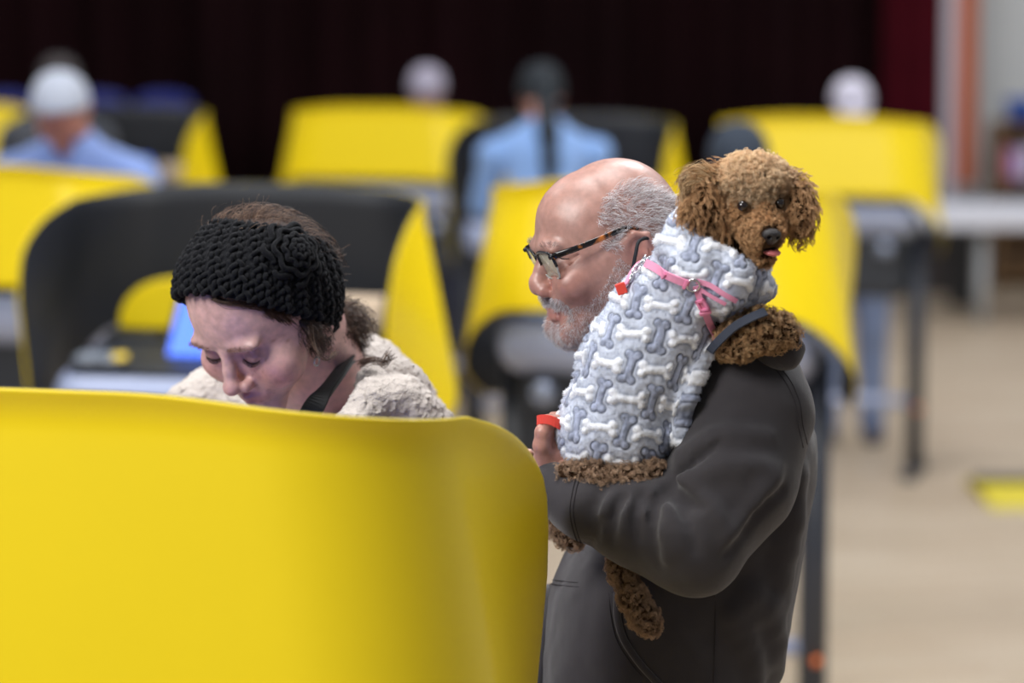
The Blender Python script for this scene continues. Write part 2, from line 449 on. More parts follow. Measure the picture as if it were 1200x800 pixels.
# cable ramp on the floor
g = FL(1143, 578)
t = empty('cable_ramp', (g[0] + .5, g[1], 0)); tag(t, 'low yellow cable ramp with a black channel lying on the wooden floor', 'cable ramp')
M_yel2 = plain('ramp_yellow', lin(208, 190, 40), 0.5)
b = MB(); x0, x1 = g[0], g[0] + 1.3
prof = [(-.40, 0), (-.10, .05), (.10, .05), (.34, 0)]
for x in (x0, x1):
    for (y, z) in prof: b.V.append((x, g[1] + y, z))
b.F = [[0, 1, 5, 4], [1, 2, 6, 5], [2, 3, 7, 6], [3, 2, 1, 0], [4, 5, 6, 7], [0, 4, 7, 3]]
bevel(b.build('ramp', M_yel2, t), .008)
bevel(MB().box((x0 + .65, g[1] + .03, .053), (.65, .075, .008)).build('channel_lid', M_blk, t), .004)
# blue chairs up on the stage
M_blue = plain('chair_blue', lin(30, 44, 130), 0.5)
def blue_chair():
    r = empty('stacking_chair', (0, 0, 0))
    b = MB(); V = []; n = 8
    for j in range(7):
        for i in range(n):
            u = i / (n - 1) - .5; v = j / 6
            V.append((u * (.44 - .03 * v), .19 + .10 * v - .05 * (1 - (2 * u) ** 2) * .5, .50 + .32 * v - .05 * (2 * abs(u)) ** 3 * v))
    F = [(j * n + i, j * n + i + 1, j * n + n + i + 1, j * n + n + i) for j in range(6) for i in range(n - 1)]
    o = mesh_py('backrest', V, F, M_blue, r, True, True); s = o.modifiers.new('s', 'SOLIDIFY'); s.thickness = .012
    V = [((i / 7 - .5) * .44, -.2 + .4 * j / 6, .44 - .02 * math.sin(PI * i / 7) - (.03 * (1 - j / 1.5) if j < 2 else 0)) for j in range(7) for i in range(8)]
    o = mesh_py('seat', V, F, M_blue, r, True, True); s = o.modifiers.new('s', 'SOLIDIFY'); s.thickness = .012
    for sx in (-1, 1):
        MB().tube([(sx * .17, -.15, .43), (sx * .2, -.2, 0)], .011, 8).build('leg', M_gm, r, True, True)
        MB().tube([(sx * .19, .22, .60), (sx * .18, .16, .43), (sx * .2, .24, 0)], .011, 8).build('leg', M_gm, r, True, True)
    return r
c0 = blue_chair()
for i, (px, word, z) in enumerate(((12, 'first blue chair from the left edge on the stage behind', 0), (110, 'blue chair on the stage just right of the white-haired man', 0), (204, 'rightmost blue chair of the row on the stage', 0))):
    c = c0 if i == 0 else copy_tree(c0)
    c.location = (W(px, 100, 21.1)[0], 21.15, .58); c.rotation_euler = (0, 0, PI + .2 * math.sin(i * 2.1))
    tag(c, word, 'chair', 'blue chairs on the stage')

# ------------------------------------------------------------ voting booths
M_yel = plain('booth_yellow', lin(236, 208, 14), 0.36, spec=0.45, bump=0.05, bscale=500, noise=0.02, nscale=8)
M_lin = plain('booth_liner', lin(29, 32, 38), 0.55, bump=0.08, bscale=400)
M_tub = plain('booth_grey', lin(160, 170, 200), 0.25, spec=0.6)
M_dark = plain('booth_dark', lin(40, 44, 52), 0.45)
M_post = plain('booth_post', lin(46, 50, 60), 0.4)
M_cap = plain('booth_cap', lin(150, 160, 184), 0.25, metal=0.5)
M_scr = plain('display', lin(30, 90, 235), 0.3, emit=(*lin(40, 110, 250), 0.9))
ZT = 1.52
def shield_pt(side, s, v, off):
    """side -1/+1, s in 0..1 from the middle of the back to the front of the wing, v 0 top .. 1 bottom"""
    L1, r, d = 0.26, 0.165, 0.47
    la = L1; lb = la + r * PI / 2; Lt = lb + (d - r)
    q = s * Lt
    # top and bottom edges
    w = max(0, (q - lb) / (d - r))
    zt = ZT - .038 * sm(np.float64(q), la * .45, lb * 1.1) - .060 * w - .09 * w ** 3 - .07 * (max(0, (w - .8) / .2) ** 2.4)
    zb = 1.185 - .265 * float(sm(np.float64(q), la + .02, lb + .16)) + .02 * w
    z = zt + (zb - zt) * v
    dz = ZT - z
    hb = .425 + .17 * dz; hf = .470 - .085 * dz; yb = -.10 * dz
    if q < la: p = (q / la * (hb - r), yb); n = (0, -1)
    elif q < lb:
        a = (q - la) / r; p = (hb - r + r * math.sin(a), yb + r - r * math.cos(a)); n = (math.sin(a), -math.cos(a))
    else:
        x = hb + (hf - hb) * w; yf = d - .05 * max(0, dz - .1)
        p = (x, yb + r + (yf - yb - r) * w); n = (1, 0)
    rim = .018 * (1 - w) ** 2 * max(0, 1 - (zt - z) / .045) ** 2 * (1 - .6 * float(sm(np.float64(q), la, lb)))
    return (side * (p[0] + n[0] * (rim - off)), p[1] + n[1] * (rim - off), z)
def shield(off, name, mat, root, th):
    ns, nv = 44, 22; V = []
    sl = [(-1, 1 - i / ns) for i in range(ns)] + [(1, i / ns) for i in range(ns + 1)]
    vv = [(.14 * (j / 6) if j <= 6 else .14 + .86 * (j - 6) / (nv - 7)) for j in range(nv)]
    for (sd, s) in sl:
        for v in vv: V.append(shield_pt(sd, s, v, off))
    F = []
    for i in range(len(sl) - 1):
        for j in range(nv - 1):
            a = i * nv + j; F.append((a, a + nv, a + nv + 1, a + 1))
    o = mesh_py(name, V, F, mat, root, True, True)
    m = o.modifiers.new('s', 'SOLIDIFY'); m.thickness = th; m.offset = -1 if True else 1
    b = o.modifiers.new('b', 'BEVEL'); b.width = .0015; b.segments = 2; b.limit_method = 'ANGLE'
    return o
def make_booth():
    r = empty('voting_booth', (0, 0, 0))
    shield(0, 'privacy_shield', M_yel, r, .004)
    shield(.0065, 'shield_liner', M_lin, r, .0025)
    def tubf(P):
        sl = (P[:, 1] - .02) * .22
        Q = P.copy(); Q[:, 2] = P[:, 2] + sl
        a = rbox(Q, (0, .215, 1.10), (.41, .20, .075), .07)
        return smax(a, -(rbox(Q, (0, .215, 1.17), (.37, .16, .03), .02)), .01)
    V, F = surfnet(tubf, (-.45, -.02, .9), (.45, .45, 1.25), .011)
    mesh_np('machine_body', V, F, M_tub, r)
    V, F = surfnet(lambda P: rbox(P, (0, .23, .90), (.36, .15, .15), .04), (-.40, .04, .7), (.40, .42, 1.1), .012)
    mesh_np('ballot_box', V, F, M_dark, r)
    Vt = [(x, y, 1.172 - (y - .02) * .22 + dz) for dz in (0, -.012) for (x, y) in ((-.365, .06), (.365, .06), (.365, .37), (-.365, .37))]
    bevel(mesh_py('work_surface', Vt, [(0, 1, 2, 3), (7, 6, 5, 4), (0, 4, 5, 1), (1, 5, 6, 2), (2, 6, 7, 3), (3, 7, 4, 0)], M_dark, r, False, True), .003)
    # display, tilted
    d = MB(); Mt = Matrix.Rotation(math.radians(38), 3, 'X')
    o = bevel(MB().box((0, .19, 1.175), (.178, .012, .135), Mt).build('display', M_dark, r, local=True), .008)
    MB().box(tuple(Vector((0, .19, 1.175)) + Mt @ Vector((0, .0135, .004))), (.163, .001, .120), Mt).build('screen', M_scr, o, local=True)
    MB().tube([(0, .14, 1.11), (0, .17, 1.165)], .03, 12).build('display_arm', M_dark, r, True, True)
    # yellow hand paddle and bracket
    V = []; F = []
    n = 20
    for y in (.06, .085):
        V.append((.20, y, 1.165)); 
        for i in range(n + 1):
            a = PI / 2 * i / n
            V.append((.20 + .155 * math.sin(a), y, 1.165 + .125 * math.cos(a) ** .8))
    m1 = n + 2
    F.append(list(range(m1))); F.append([m1 + k for k in range(m1)][::-1])
    for k in range(m1): F.append([k, m1 + k, m1 + (k + 1) % m1, (k + 1) % m1])
    bevel(mesh_py('paddle', V, F, M_yel, r, False, True), .006)
    bevel(MB().box((.29, .12, 1.14), (.075, .04, .022)).build('printer_slot', M_blk, r, local=True), .012)
    # controller
    V, F = surfnet(lambda P: smin(smin(ell(P, (.335, .34, 1.115), (.03, .026, .016)), ell(P, (.265, .34, 1.115), (.03, .026, .016)), .02), rbox(P, (.30, .335, 1.118), (.045, .018, .012), .01), .02), (.21, .28, 1.08), (.39, .40, 1.15), .005)
    c = mesh_np('controller', V, F, plain('controller_grey', lin(120, 128, 140), .5), r)
    MB().lathe([(0, .016), (.018, .014), (.021, 0)], (.245, .345, 1.12), n=20).build('button', plain('button_yellow', lin(226, 196, 60), .5), c, True, True)
    for sx in (-1, 1):
        MB().lathe([(0, -.012), (.028, -.010), (.034, 0), (.034, .02)], (sx * .28, .045, .965), 'y', 24).build('round_cap', M_cap, r, True, True)
        bevel(MB().box((sx * .28, .07, .965), (.05, .012, .05)).build('cap_plate', M_dark, r, local=True), .004)
        p = MB().tube([(sx * .395, .20, 1.06), (sx * .395, .20, .02)], .038, 14).build('leg', M_post, r, True, True)
        bevel(MB().box((sx * .395, .20, .02), (.03, .22, .018)).build('foot', M_post, r, local=True), .008)
    MB().tube([(-.395, .20, .31), (.395, .20, .31)], .022, 12).build('crossbar', M_tub, r, True, True)
    bevel(MB().box((0, .2, 1.03), (.40, .03, .03)).build('support_beam', M_dark, r, local=True), .01)
    MB().lathe([(0, -.014), (.009, -.012), (.011, 0), (.011, .03)], (.412, .155, .285), 'y', 16).build('release_knob', plain('knob_orange', lin(240, 120, 40), .4), r, True, True)
    # ballot sheets in their holder
    V = [(-.33 + .13 * i / 4, .1 + .0 * i + .012 * math.sin(j), 1.17 + .09 * j / 4) for j in range(5) for i in range(5)]
    F = [(j * 5 + i, j * 5 + i + 1, j * 5 + i + 6, j * 5 + i + 5) for j in range(4) for i in range(4)]
    o = mesh_py('ballot_sheet', V, F, plain('paper', lin(206, 184, 158), .7), r, True, True); s = o.modifiers.new('s', 'SOLIDIFY'); s.thickness = .002
    return r
ROT = math.radians(15)
B0 = make_booth()
def place_booth(px, py_top, opening, label, first=False, Y=None):
    """px, py_top: where the middle of the back's top edge is seen"""
    if Y is None: Y = FPX * (CAMZ - ZT) / (py_top - HORIZON)
    p = W(px, py_top, Y)
    r = B0 if first else copy_tree(B0)
    r.location = (p[0], Y, 0); r.rotation_euler = (0, 0, -ROT + (PI if opening else 0))
    tag(r, label, 'voting booth', 'voting booths set out across the hall')
    return r
FB = place_booth(13, 456, False, 'largest yellow voting booth, in the foreground, its plain back towards us', True, Y=3.05)
place_booth(312, 213, True, 'open voting booth with dark inside right behind the woman with the headband')
place_booth(759, 208, False, 'yellow-backed voting booth behind the older man and the dog')
place_booth(-45, 190, False, 'yellow-backed voting booth in front of the white-haired man at the left edge')
place_booth(438, 122, False, 'yellow-backed voting booth behind the ponytailed woman, in front of the pale-capped head')
place_booth(958, 133, False, 'yellow-backed voting booth in front of the person with the white cap')
place_booth(148, 122, True, 'open dark-lined voting booth behind the white-haired man')
place_booth(680, 132, True, 'open dark-lined voting booth the ponytailed woman is using')
place_booth(-95, 114, False, 'far yellow-backed voting booth cut off by the left edge')
FB.scale = (1, 1, 1.0155)
# ------------------------------------------------------------ lamps
def area(name, loc, target, size, e, col=(1, 1, 1), sy=None):
    l = bpy.data.lights.new(name, 'AREA'); l.energy = e; l.color = col
    l.shape = 'RECTANGLE'; l.size = size; l.size_y = sy or size
    o = bpy.data.objects.new(name, l); link(o); o.location = loc
    o.rotation_euler = (Vector(target) - Vector(loc)).to_track_quat('-Z', 'Y').to_euler()
    return o
area('ceiling_lamp', (-.3, 3.6, 5.0), (0, 3.6, 0), 1.6, 110, (1, .99, .98))
area('ceiling_lamp', (-3.0, .9, 4.2), (-.2, 3.7, 1.1), 1.8, 215, (1, .985, .96))
area('ceiling_lamp', (1.3, 6.4, 4.8), (.4, 3.6, 1.4), 1.2, 90, (.97, .98, 1))
for x in (-3.4, 0.6, 4.4):
    for y in (7.5, 12.0, 17.0):
        area('ceiling_lamp', (x, y - 1.2, 5.6), (x, y + .6, 0), 1.8, 95 if x < 4 else 120, (.97, .98, 1))
w = bpy.data.worlds.new('world'); SC.world = w; w.use_nodes = True
w.node_tree.nodes['Background'].inputs[0].default_value = (.80, .86, 1, 1); w.node_tree.nodes['Background'].inputs[1].default_value = 0.24
# ------------------------------------------------------------ helpers for heads and surfaces
def rz_(v, a):
    c, s = math.cos(a), math.sin(a); return np.array([v[0] * c - v[1] * s, v[0] * s + v[1] * c, v[2]])
class Frame:
    """local frame: f forward, l the figure's left, u up"""
    def __init__(s, O, F, U):
        s.O = np.array(O, float); s.F = np.array(F, float) / np.linalg.norm(F)
        U = np.array(U, float); U = U - s.F * (U @ s.F); s.U = U / np.linalg.norm(U); s.L = np.cross(s.U, s.F)
        s.M = np.stack([s.F, s.L, s.U], 1)
    def loc(s, P): return (P - s.O.astype(np.float32)) @ s.M.astype(np.float32)
    def wor(s, q): return s.O + np.asarray(q, float) @ s.M.T
    def px(s, x, y, ax, val):
        d = FWD + RGT * ((x - 600) / FPX) + UPV * ((400 - y) / FPX)
        n = (s.F, s.L, s.U)['flu'.index(ax)]
        t = (val + (s.O - CAM) @ n) / (d @ n)
        return (CAM + d * t - s.O) @ s.M
def ray(f, px, py, t0=2.6, n=90):
    """march the view ray onto a surface -> world points (array in, array out)"""
    px = np.atleast_1d(np.asarray(px, float)); py = np.atleast_1d(np.asarray(py, float))
    d = FWD[None] + RGT[None] * ((px - 600) / FPX)[:, None] + UPV[None] * ((400 - py) / FPX)[:, None]
    t = np.full(len(px), t0)
    for _ in range(n):
        t = t + np.clip(ev(f, (CAM + d * t[:, None]).astype(np.float32)), -.02, .08) * .75
    return CAM + d * t[:, None]
def grad(f, P, e=.002):
    P = np.asarray(P, np.float32); g = np.zeros((len(P), 3))
    for a in range(3):
        o = np.zeros(3, np.float32); o[a] = e
        g[:, a] = ev(f, P + o) - ev(f, P - o)
    return unit(g)
def topx(P):
    q = P - CAM; z = q @ FWD
    return 600 + FPX * (q @ RGT) / z, 400 - FPX * (q @ UPV) / z
def inpoly(x, y, poly):
    poly = np.array(poly, float); r = np.zeros(len(x), bool); j = len(poly) - 1
    for i in range(len(poly)):
        xi, yi = poly[i]; xj, yj = poly[j]
        c = ((yi > y) != (yj > y)) & (x < (xj - xi) * (y - yi) / (yj - yi + 1e-12) + xi)
        r ^= c; j = i
    return r
def resample(pts, n):
    pts = np.array(pts, float); d = np.r_[0, np.cumsum(np.linalg.norm(np.diff(pts, axis=0), axis=1))]
    t = np.linspace(0, d[-1], n)
    # Catmull-like smoothing through cubic Hermite
    out = np.zeros((n, pts.shape[1])); m = np.gradient(pts, axis=0) / (np.gradient(d)[:, None] + 1e-9)
    i = np.clip(np.searchsorted(d, t, side='right') - 1, 0, len(pts) - 2)
    h = (d[i + 1] - d[i])[:, None]; u = ((t - d[i]) / (d[i + 1] - d[i]))[:, None]
    return ((2 * u ** 3 - 3 * u ** 2 + 1) * pts[i] + (u ** 3 - 2 * u ** 2 + u) * h * m[i] + (-2 * u ** 3 + 3 * u ** 2) * pts[i + 1] + (u ** 3 - u ** 2) * h * m[i + 1])
def seam(name, f, pxs, r, mat, parent, lift=0.0, n=40, flat=None, k=8, t0=2.6):
    """cord or seam lying on surface f along a line of image points"""
    q = resample(pxs, n); P = ray(f, q[:, 0], q[:, 1], t0); P = P[np.abs(ev(f, P.astype(np.float32))) < .002]; N = grad(f, P)
    P = P + N * lift
    return MB().tube(list(P), r, k).build(name, mat, parent, True)
def ribbon(name, f, pxs, w, th, mat, parent, lift=0.001, n=40, t0=2.6):
    """flat strap lying on surface f"""
    q = resample(pxs, n); P = ray(f, q[:, 0], q[:, 1], t0); P = P[np.abs(ev(f, P.astype(np.float32))) < .002]; n = len(P); N = grad(f, P)
    for _ in range(3): N[1:-1] = unit(N[:-2] + N[1:-1] + N[2:])
    for _ in range(2): P[1:-1] = (P[:-2] + 2 * P[1:-1] + P[2:]) / 4
    T = unit(np.gradient(P, axis=0)); S = unit(np.cross(T, N))
    P = P + N * lift; V = []
    for i in range(n):
        for (a, b) in ((-1, 0), (-.94, 1), (.94, 1), (1, 0)): V.append(P[i] + S[i] * a * w / 2 + N[i] * (b * th))
    F = []
    for i in range(n - 1):
        for k in range(4): F.append((i * 4 + k, (i + 1) * 4 + k, (i + 1) * 4 + (k + 1) % 4, i * 4 + (k + 1) % 4))
    F += [(3, 2, 1, 0), tuple((n - 1) * 4 + k for k in range(4))]
    return mesh_py(name, V, F, mat, parent)
def head_base(q, th, R, Wt, Wc, p=2.35):
    """inflated profile: th/R polar outline in the (f,u) plane, Wt half widths at th"""
    rho = np.sqrt(q[:, 0] ** 2 + q[:, 2] ** 2) + 1e-6; a = np.arctan2(q[:, 2], q[:, 0])
    Rr = np.interp(a, th, R); Ww = np.interp(a, th, Wt)
    w = Wc + (Ww - Wc) * sm(rho / Rr, 0.15, 1.0)
    k = ((rho / Rr) ** p + (np.abs(q[:, 1]) / w) ** p) ** (1 / p)
    return (k - 1) * np.minimum(Rr, w) * .95
def outline(fr, pts, widths, nsm=3):
    """image outline points -> periodic polar tables"""
    L = np.array([fr.px(x, y, 'l', 0.0) for x, y in pts]); th = np.arctan2(L[:, 2], L[:, 0]); R = np.hypot(L[:, 0], L[:, 2])
    o = np.argsort(th); th = th[o]; R = R[o]; Wd = np.array(widths, float)[o]
    g = np.linspace(-PI, PI, 241)
    tt = np.r_[th - 2 * PI, th, th + 2 * PI]
    r = np.interp(g, tt, np.r_[R, R, R]); w = np.interp(g, tt, np.r_[Wd, Wd, Wd])
    for _ in range(nsm):
        r = (np.roll(r[:-1], 1) + 2 * r[:-1] + np.roll(r[:-1], -1)) / 4; r = np.r_[r, r[0]]
    for _ in range(10):
        w = (np.roll(w[:-1], 1) + 2 * w[:-1] + np.roll(w[:-1], -1)) / 4; w = np.r_[w, w[0]]
    return g, r, w
def ear_sdf(q, c, sy, sc=1.0, tilt=0.15):
    """outer ear at local c; sy = side (+1 figure's left)"""
    p = (q - np.asarray(c, np.float32)) / sc
    x = p[:, 0] * math.cos(tilt) + p[:, 2] * math.sin(tilt); z = -p[:, 0] * math.sin(tilt) + p[:, 2] * math.cos(tilt)
    y = p[:, 1] * sy + x * .35       # flares outward to the back
    Q = np.stack([x, y, z], 1)
    body = ell(Q, (-.004, -.002, 0), (.016, .007, .027))
    bowl = ell(Q, (.001, .008, -.003), (.0095, .009, .0165))
    d = smax(body, -bowl, .004)
    hel = [(.012, .004, -.004), (.014, .005, .010), (.008, .006, .023), (-.004, .007, .029), (-.016, .007, .022), (-.019, .006, .006), (-.014, .004, -.012), (-.006, .002, -.024)]
    d = smin(d, chain(Q, hel, [.0028, .0032, .0034, .0036, .0036, .0034, .0034, .004], .004), .003)
    d = smin(d, ell(Q, (.001, .001, -.027), (.007, .005, .009)), .005)
    d = smin(d, chain(Q, [(-.012, .005, .014), (-.008, .005, .004), (-.009, .004, -.008)], [.002, .0025, .002], .003), .004)
    d = smin(d, ell(Q, (.0115, .003, -.004), (.0035, .0035, .006)), .004)
    return d * sc
M_skin = colmat('skin', 0.36, 0.55, sss=0.06, bump=0.14, bscale=900, noise=0.16, nscale=90)
M_hair = colmat('hair', 0.5, 0.35)
M_hood = plain('hoodie_cotton', lin(54, 51, 54), 0.85, spec=0.2, sheen=0.25, bump=0.35, bscale=1400, noise=0.10, nscale=60)
M_hoodd = plain('hoodie_seam', lin(48, 45, 48), 0.85, spec=0.2)
# ------------------------------------------------------------ the older man
man = empty('person', (W(790, 400, 3.62)[0], 3.62, 0))
tag(man, 'bald person with white beard, glasses and dark hoodie holding a dog to the shoulder', 'person')
yw, pt = math.radians(14), math.radians(20)
Fm = np.array([-math.cos(yw) * math.cos(pt), -math.sin(yw) * math.cos(pt), -math.sin(pt)])
hd = Frame(W(722, 288, 3.60), Fm, (0, 0, 1))
prof = [(629.5, 283), (629, 265), (631.5, 245), (640, 228), (658, 210), (680, 199), (705, 187.5), (726, 185), (745, 188), (761, 196), (775, 208.5), (785.5, 224), (793, 238), (798, 255), (801, 272), (800, 292), (793, 315), (778, 338), (757, 357), (735, 374), (715, 388), (697, 399), (684, 405), (673, 403.5), (663, 399), (657, 393), (655, 387), (653, 380), (650, 372), (649, 364), (646, 356), (644, 345), (643, 335), (641, 325), (639, 314), (636, 303), (631.5, 292)]
wid = [.062, .062, .062, .063, .065, .067, .070, .072, .074, .075, .076, .077, .078, .078, .077, .072, .066, .064, .063, .060, .056, .050, .046, .043, .042, .044, .047, .050, .053, .056, .059, .062, .065, .067, .068, .066, .064]
TH, RR, WW = outline(hd, prof, wid, 2)
def mp(x, y, l): return hd.px(x, y, 'l', l)
nose = [mp(637, 304, 0), mp(633.5, 316, 0), mp(630.5, 329, 0)]
tip = mp(631.5, 336.5, 0); eyeL = mp(657, 310, .031); eyeR = eyeL * [1, -1, 1]
ear_c = mp(748.5, 303, .073)
def man_head(P):
    q = hd.loc(P)
    d = head_base(q, TH, RR, WW, .079, 2.3)
    qa = q.copy(); qa[:, 1] = np.abs(qa[:, 1])
    for s in (0,):
        # cheekbones, brow ridge, sockets, temples
        c = mp(672, 333, .045); d = smin(d, ell(qa, c, (.020, .016, .016)), .024)
        c = mp(643, 292, .024); d = smin(d, ell(qa, c, (.011, .024, .0075)), .014)
        c = mp(641, 312, .031); d = smax(d, -ell(qa, c, (.012, .019, .013)), .014)
        c = mp(690, 268, .079); d = smax(d, -ell(qa, c, (.035, .010, .026)), .02)
        # eyeball bulge under lids
        c = np.array([eyeL[0], .031, eyeL[2]]); d = smin(d, ell(qa, c, (.0122, .0138, .0118)), .004)
        lid = c + [.0118, 0, -.0025]
        d = smax(d, -seg(qa, lid + [0, -.011, 0], lid + [-.004, .012, .001], .0009, .0009), .0015)
        # bag under the eye, crow's feet
        d = smin(d, chain(qa, [c + [.010, -.010, -.0125], c + [.008, .004, -.0155], c + [-.001, .015, -.012]], [.003, .004, .003], .006), .008)
        for k in range(4):
            a = c + [-.006 - .001 * k, .0175, .003 - .0045 * k]; b = a + [-.015, .006, .004 - .0052 * k]
            d = smax(d, -seg(qa, a, b, .0013, .0007), .004)
        # nostril wings, nasolabial fold
        al = mp(641, 340, .0135); d = smin(d, ell(qa, al, (.0115, .0068, .0085)), .006)
        d = smax(d, -seg(qa, mp(647, 336, .021), mp(662, 358, .030), .0016, .0016), .007)
        d = smin(d, ell(qa, mp(662, 350, .030), (.012, .010, .014)), .014)
        d = smin(d, ell(qa, mp(676, 388, .036), (.020, .014, .016)), .022)
    d = smin(d, chain(q, nose, [.0058, .0072, .0082], .006), .010)
    d = smin(d, ell(q, tip, (.0105, .0115, .0095)), .009)
    d = smin(d, ell(q, mp(629, 330, 0), (.008, .009, .009)), .006)
    for s in (-1, 1):
        n = mp(638, 345, .0075) * [1, s, 1]; d = smax(d, -ell(q, n, (.0068, .0042, .0052)), .002)
    # lips
    d = smin(d, chain(q, [mp(651, 364.5, .020) * [1, -1, 1], mp(646.5, 363, 0), mp(651, 364.5, .020)], [.0024, .0036, .0024], .004), .004)
    d = smin(d, chain(q, [mp(653, 372, .019) * [1, -1, 1], mp(648.5, 371, 0), mp(653, 372, .019)], [.0028, .0044, .0028], .004), .005)
    d = smax(d, -chain(q, [mp(661, 368, .024) * [1, -1, 1], mp(647, 366.5, .0), mp(661, 368, .024)], [.0011, .0012, .0011], .001), .0015)
    d = smin(d, ell(q, mp(663, 392, 0), (.012, .018, .012)), .014)
    # forehead lines
    d = smin(d, ear_sdf(q, ear_c, 1, 1.08, -.1), .006)
    d = smin(d, ear_sdf(q, ear_c * [1, -1, 1], -1, 1.08, -.1), .006)
    return d
def man_neck(P):
    d = seg(P, W(748, 345, 3.60), W(795, 425, 3.63), .058, .066)
    return smin(d, seg(P, W(700, 392, 3.595), W(745, 410, 3.61), .022, .035), .04)
def man_skin(P): return smin(man_head(P), man_neck(P), .025)
def hexc(*c): return np.array(lin(*c))
def man_col(V, F):
    q = hd.loc(V.astype(np.float32)).astype(float)
    c = np.tile(hexc(174, 132, 120), (len(V), 1))
    def blob(ctr, r, col, amt):
        k = np.exp(-(((q * [1, 1, 1] - ctr) / r) ** 2).sum(1))[:, None] * amt
        c[:] = c * (1 - k) + np.array(hexc(*col)) * k
    for s in (-1, 1):
        m = np.array([1, s, 1])
        blob(mp(672, 335, .055) * m, np.array([.03, .03, .025]), (162, 110, 98), .65)
        blob(mp(643, 341, .012) * m, np.array([.012, .01, .01]), (178, 104, 90), .7)
        blob(eyeL * [1, s, 1] + [.005, 0, -.012], np.array([.014, .018, .009]), (160, 108, 98), .5)
        blob(mp(690, 385, .045) * m, np.array([.035, .03, .03]), (156, 110, 102), .6)
        blob(mp(640, 290, .027) * m, np.array([.01, .02, .006]), (120, 92, 88), .55)
        blob(ear_c * m, np.array([.02, .03, .03]), (190, 118, 104), .6)
    blob(tip, np.array([.014, .014, .012]), (176, 118, 104), .5)
    for (x, y, a) in ((650.5, 364.5, 1), (651, 372, 1)): blob(mp(x, y, .008), np.array([.007, .02, .0045]), (168, 92, 84), .8)
    # sun spots
    r = np.random.default_rng(5)
    for _ in range(26):
        x, y = r.uniform(640, 760), r.uniform(200, 280); blob(mp(x, y, .06 * r.random()), np.array([.004, .06, .004]) * r.uniform(.5, 1.4), (160, 108, 90), .35)
    return c
Vh, Fh = surfnet(man_skin, W(600, 440, 3.72) - [0, 0.24, .02], W(830, 160, 3.72) + [0, 0.02, .02], .00175)
# hair of the sides and back
POLY_HAIR = [(706, 232), (700, 250), (699, 262), (712, 263), (703, 286), (712, 296), (724, 297), (730, 285), (737, 272), (748, 282), (800, 330), (812, 250), (796, 236), (775, 222), (748, 209), (726, 216)]
def keep_hair(C):
    q = hd.loc(C.astype(np.float32)); C2 = C.copy()
    # use the near-side image of every point, so that the far side gets the same hairline
    m = q.copy(); m[:, 1] = np.abs(m[:, 1]); x, y = topx(hd.wor(m))
    e = ear_sdf(m, ear_c, 1, 1.08, -.1) > .002
    return inpoly(x, y, POLY_HAIR) & e & (q[:, 2] > -.075)
def hairstr(n, keep, L, w, cols, name, parent, V, F, fr, combf, lift, hr=.0008, K=7, rad=.0002, turns=1.0, mat=None):
    P, N = sample(V, F, n, keep); comb = combf(P, N)
    comb = unit(comb - N * (comb * N).sum(1, keepdims=True) + 1e-6)
    ln = L * RNG.uniform(.6, 1.25, n)
    pa = curl(P - N * .0005, N, comb, ln, K, np.full(n, hr) * RNG.uniform(.3, 1.6, n), np.full(n, turns) * RNG.uniform(.5, 1.5, n), RNG.uniform(0, 6.28, n), lift, fr=w)
    c = np.array(cols); cc = c[RNG.integers(0, len(c), n)] * RNG.uniform(.8, 1.15, (n, 1))
    rr = rad * np.linspace(1, .35, K)
    return strands(name, pa, rr, cc, mat or M_hair, parent)
greys = [hexc(240, 238, 240), hexc(226, 222, 226), hexc(205, 200, 204), hexc(248, 246, 248), hexc(170, 160, 162)]
def comb_man(P, N):
    b = -hd.F * .9 - hd.U * .55 + hd.L * 0
    nz = np.stack([vnoise(P, 90), vnoise(P + 3, 90), vnoise(P + 7, 90)], 1)
    return b[None] + nz * .9 + RNG.normal(0, .12, P.shape)
hairstr(9500, keep_hair, .0125, .0004, greys, 'hair', man, Vh, Fh, hd, comb_man, .35)
# beard, moustache, eyebrows
def pxm(C):
    m = hd.loc(C.astype(np.float32)); m[:, 1] = np.abs(m[:, 1]); return topx(hd.wor(m))
P_MOU = [(637, 352), (645, 349), (656, 350), (668, 360), (674, 374), (668, 378), (660, 364), (648, 361), (640, 361)]
P_CHIN = [(650, 378), (660, 380), (668, 372), (680, 372), (700, 382), (712, 392), (690, 412), (655, 408), (648, 390)]
P_JAW = [(668, 360), (690, 356), (708, 335), (724, 300), (740, 312), (742, 350), (735, 380), (700, 412), (670, 408), (664, 378)]
front = lambda C: hd.loc(C.astype(np.float32))[:, 2] > -.13
def comb_b(P, N): return (-hd.U * .9 + hd.F * .25)[None] + RNG.normal(0, .28, P.shape)
hairstr(1500, lambda C: inpoly(*pxm(C), P_MOU), .0055, .0002, greys, 'moustache', man, Vh, Fh, hd, comb_b, .25, .0004, 5, .00017)
hairstr(3000, lambda C: inpoly(*pxm(C), P_CHIN) & front(C), .0052, .0002, greys, 'beard', man, Vh, Fh, hd, comb_b, .3, .0005, 5, .00017)
hairstr(9500, lambda C: inpoly(*pxm(C), P_JAW), .0030, .0001, greys, 'stubble', man, Vh, Fh, hd, comb_b, .6, .0002, 4, .00018)
M_lash = plain('lash', (.02, .012, .01), .6)
P_BROW = [(632, 287), (640, 283), (652, 285), (658, 290), (650, 291), (638, 291)]
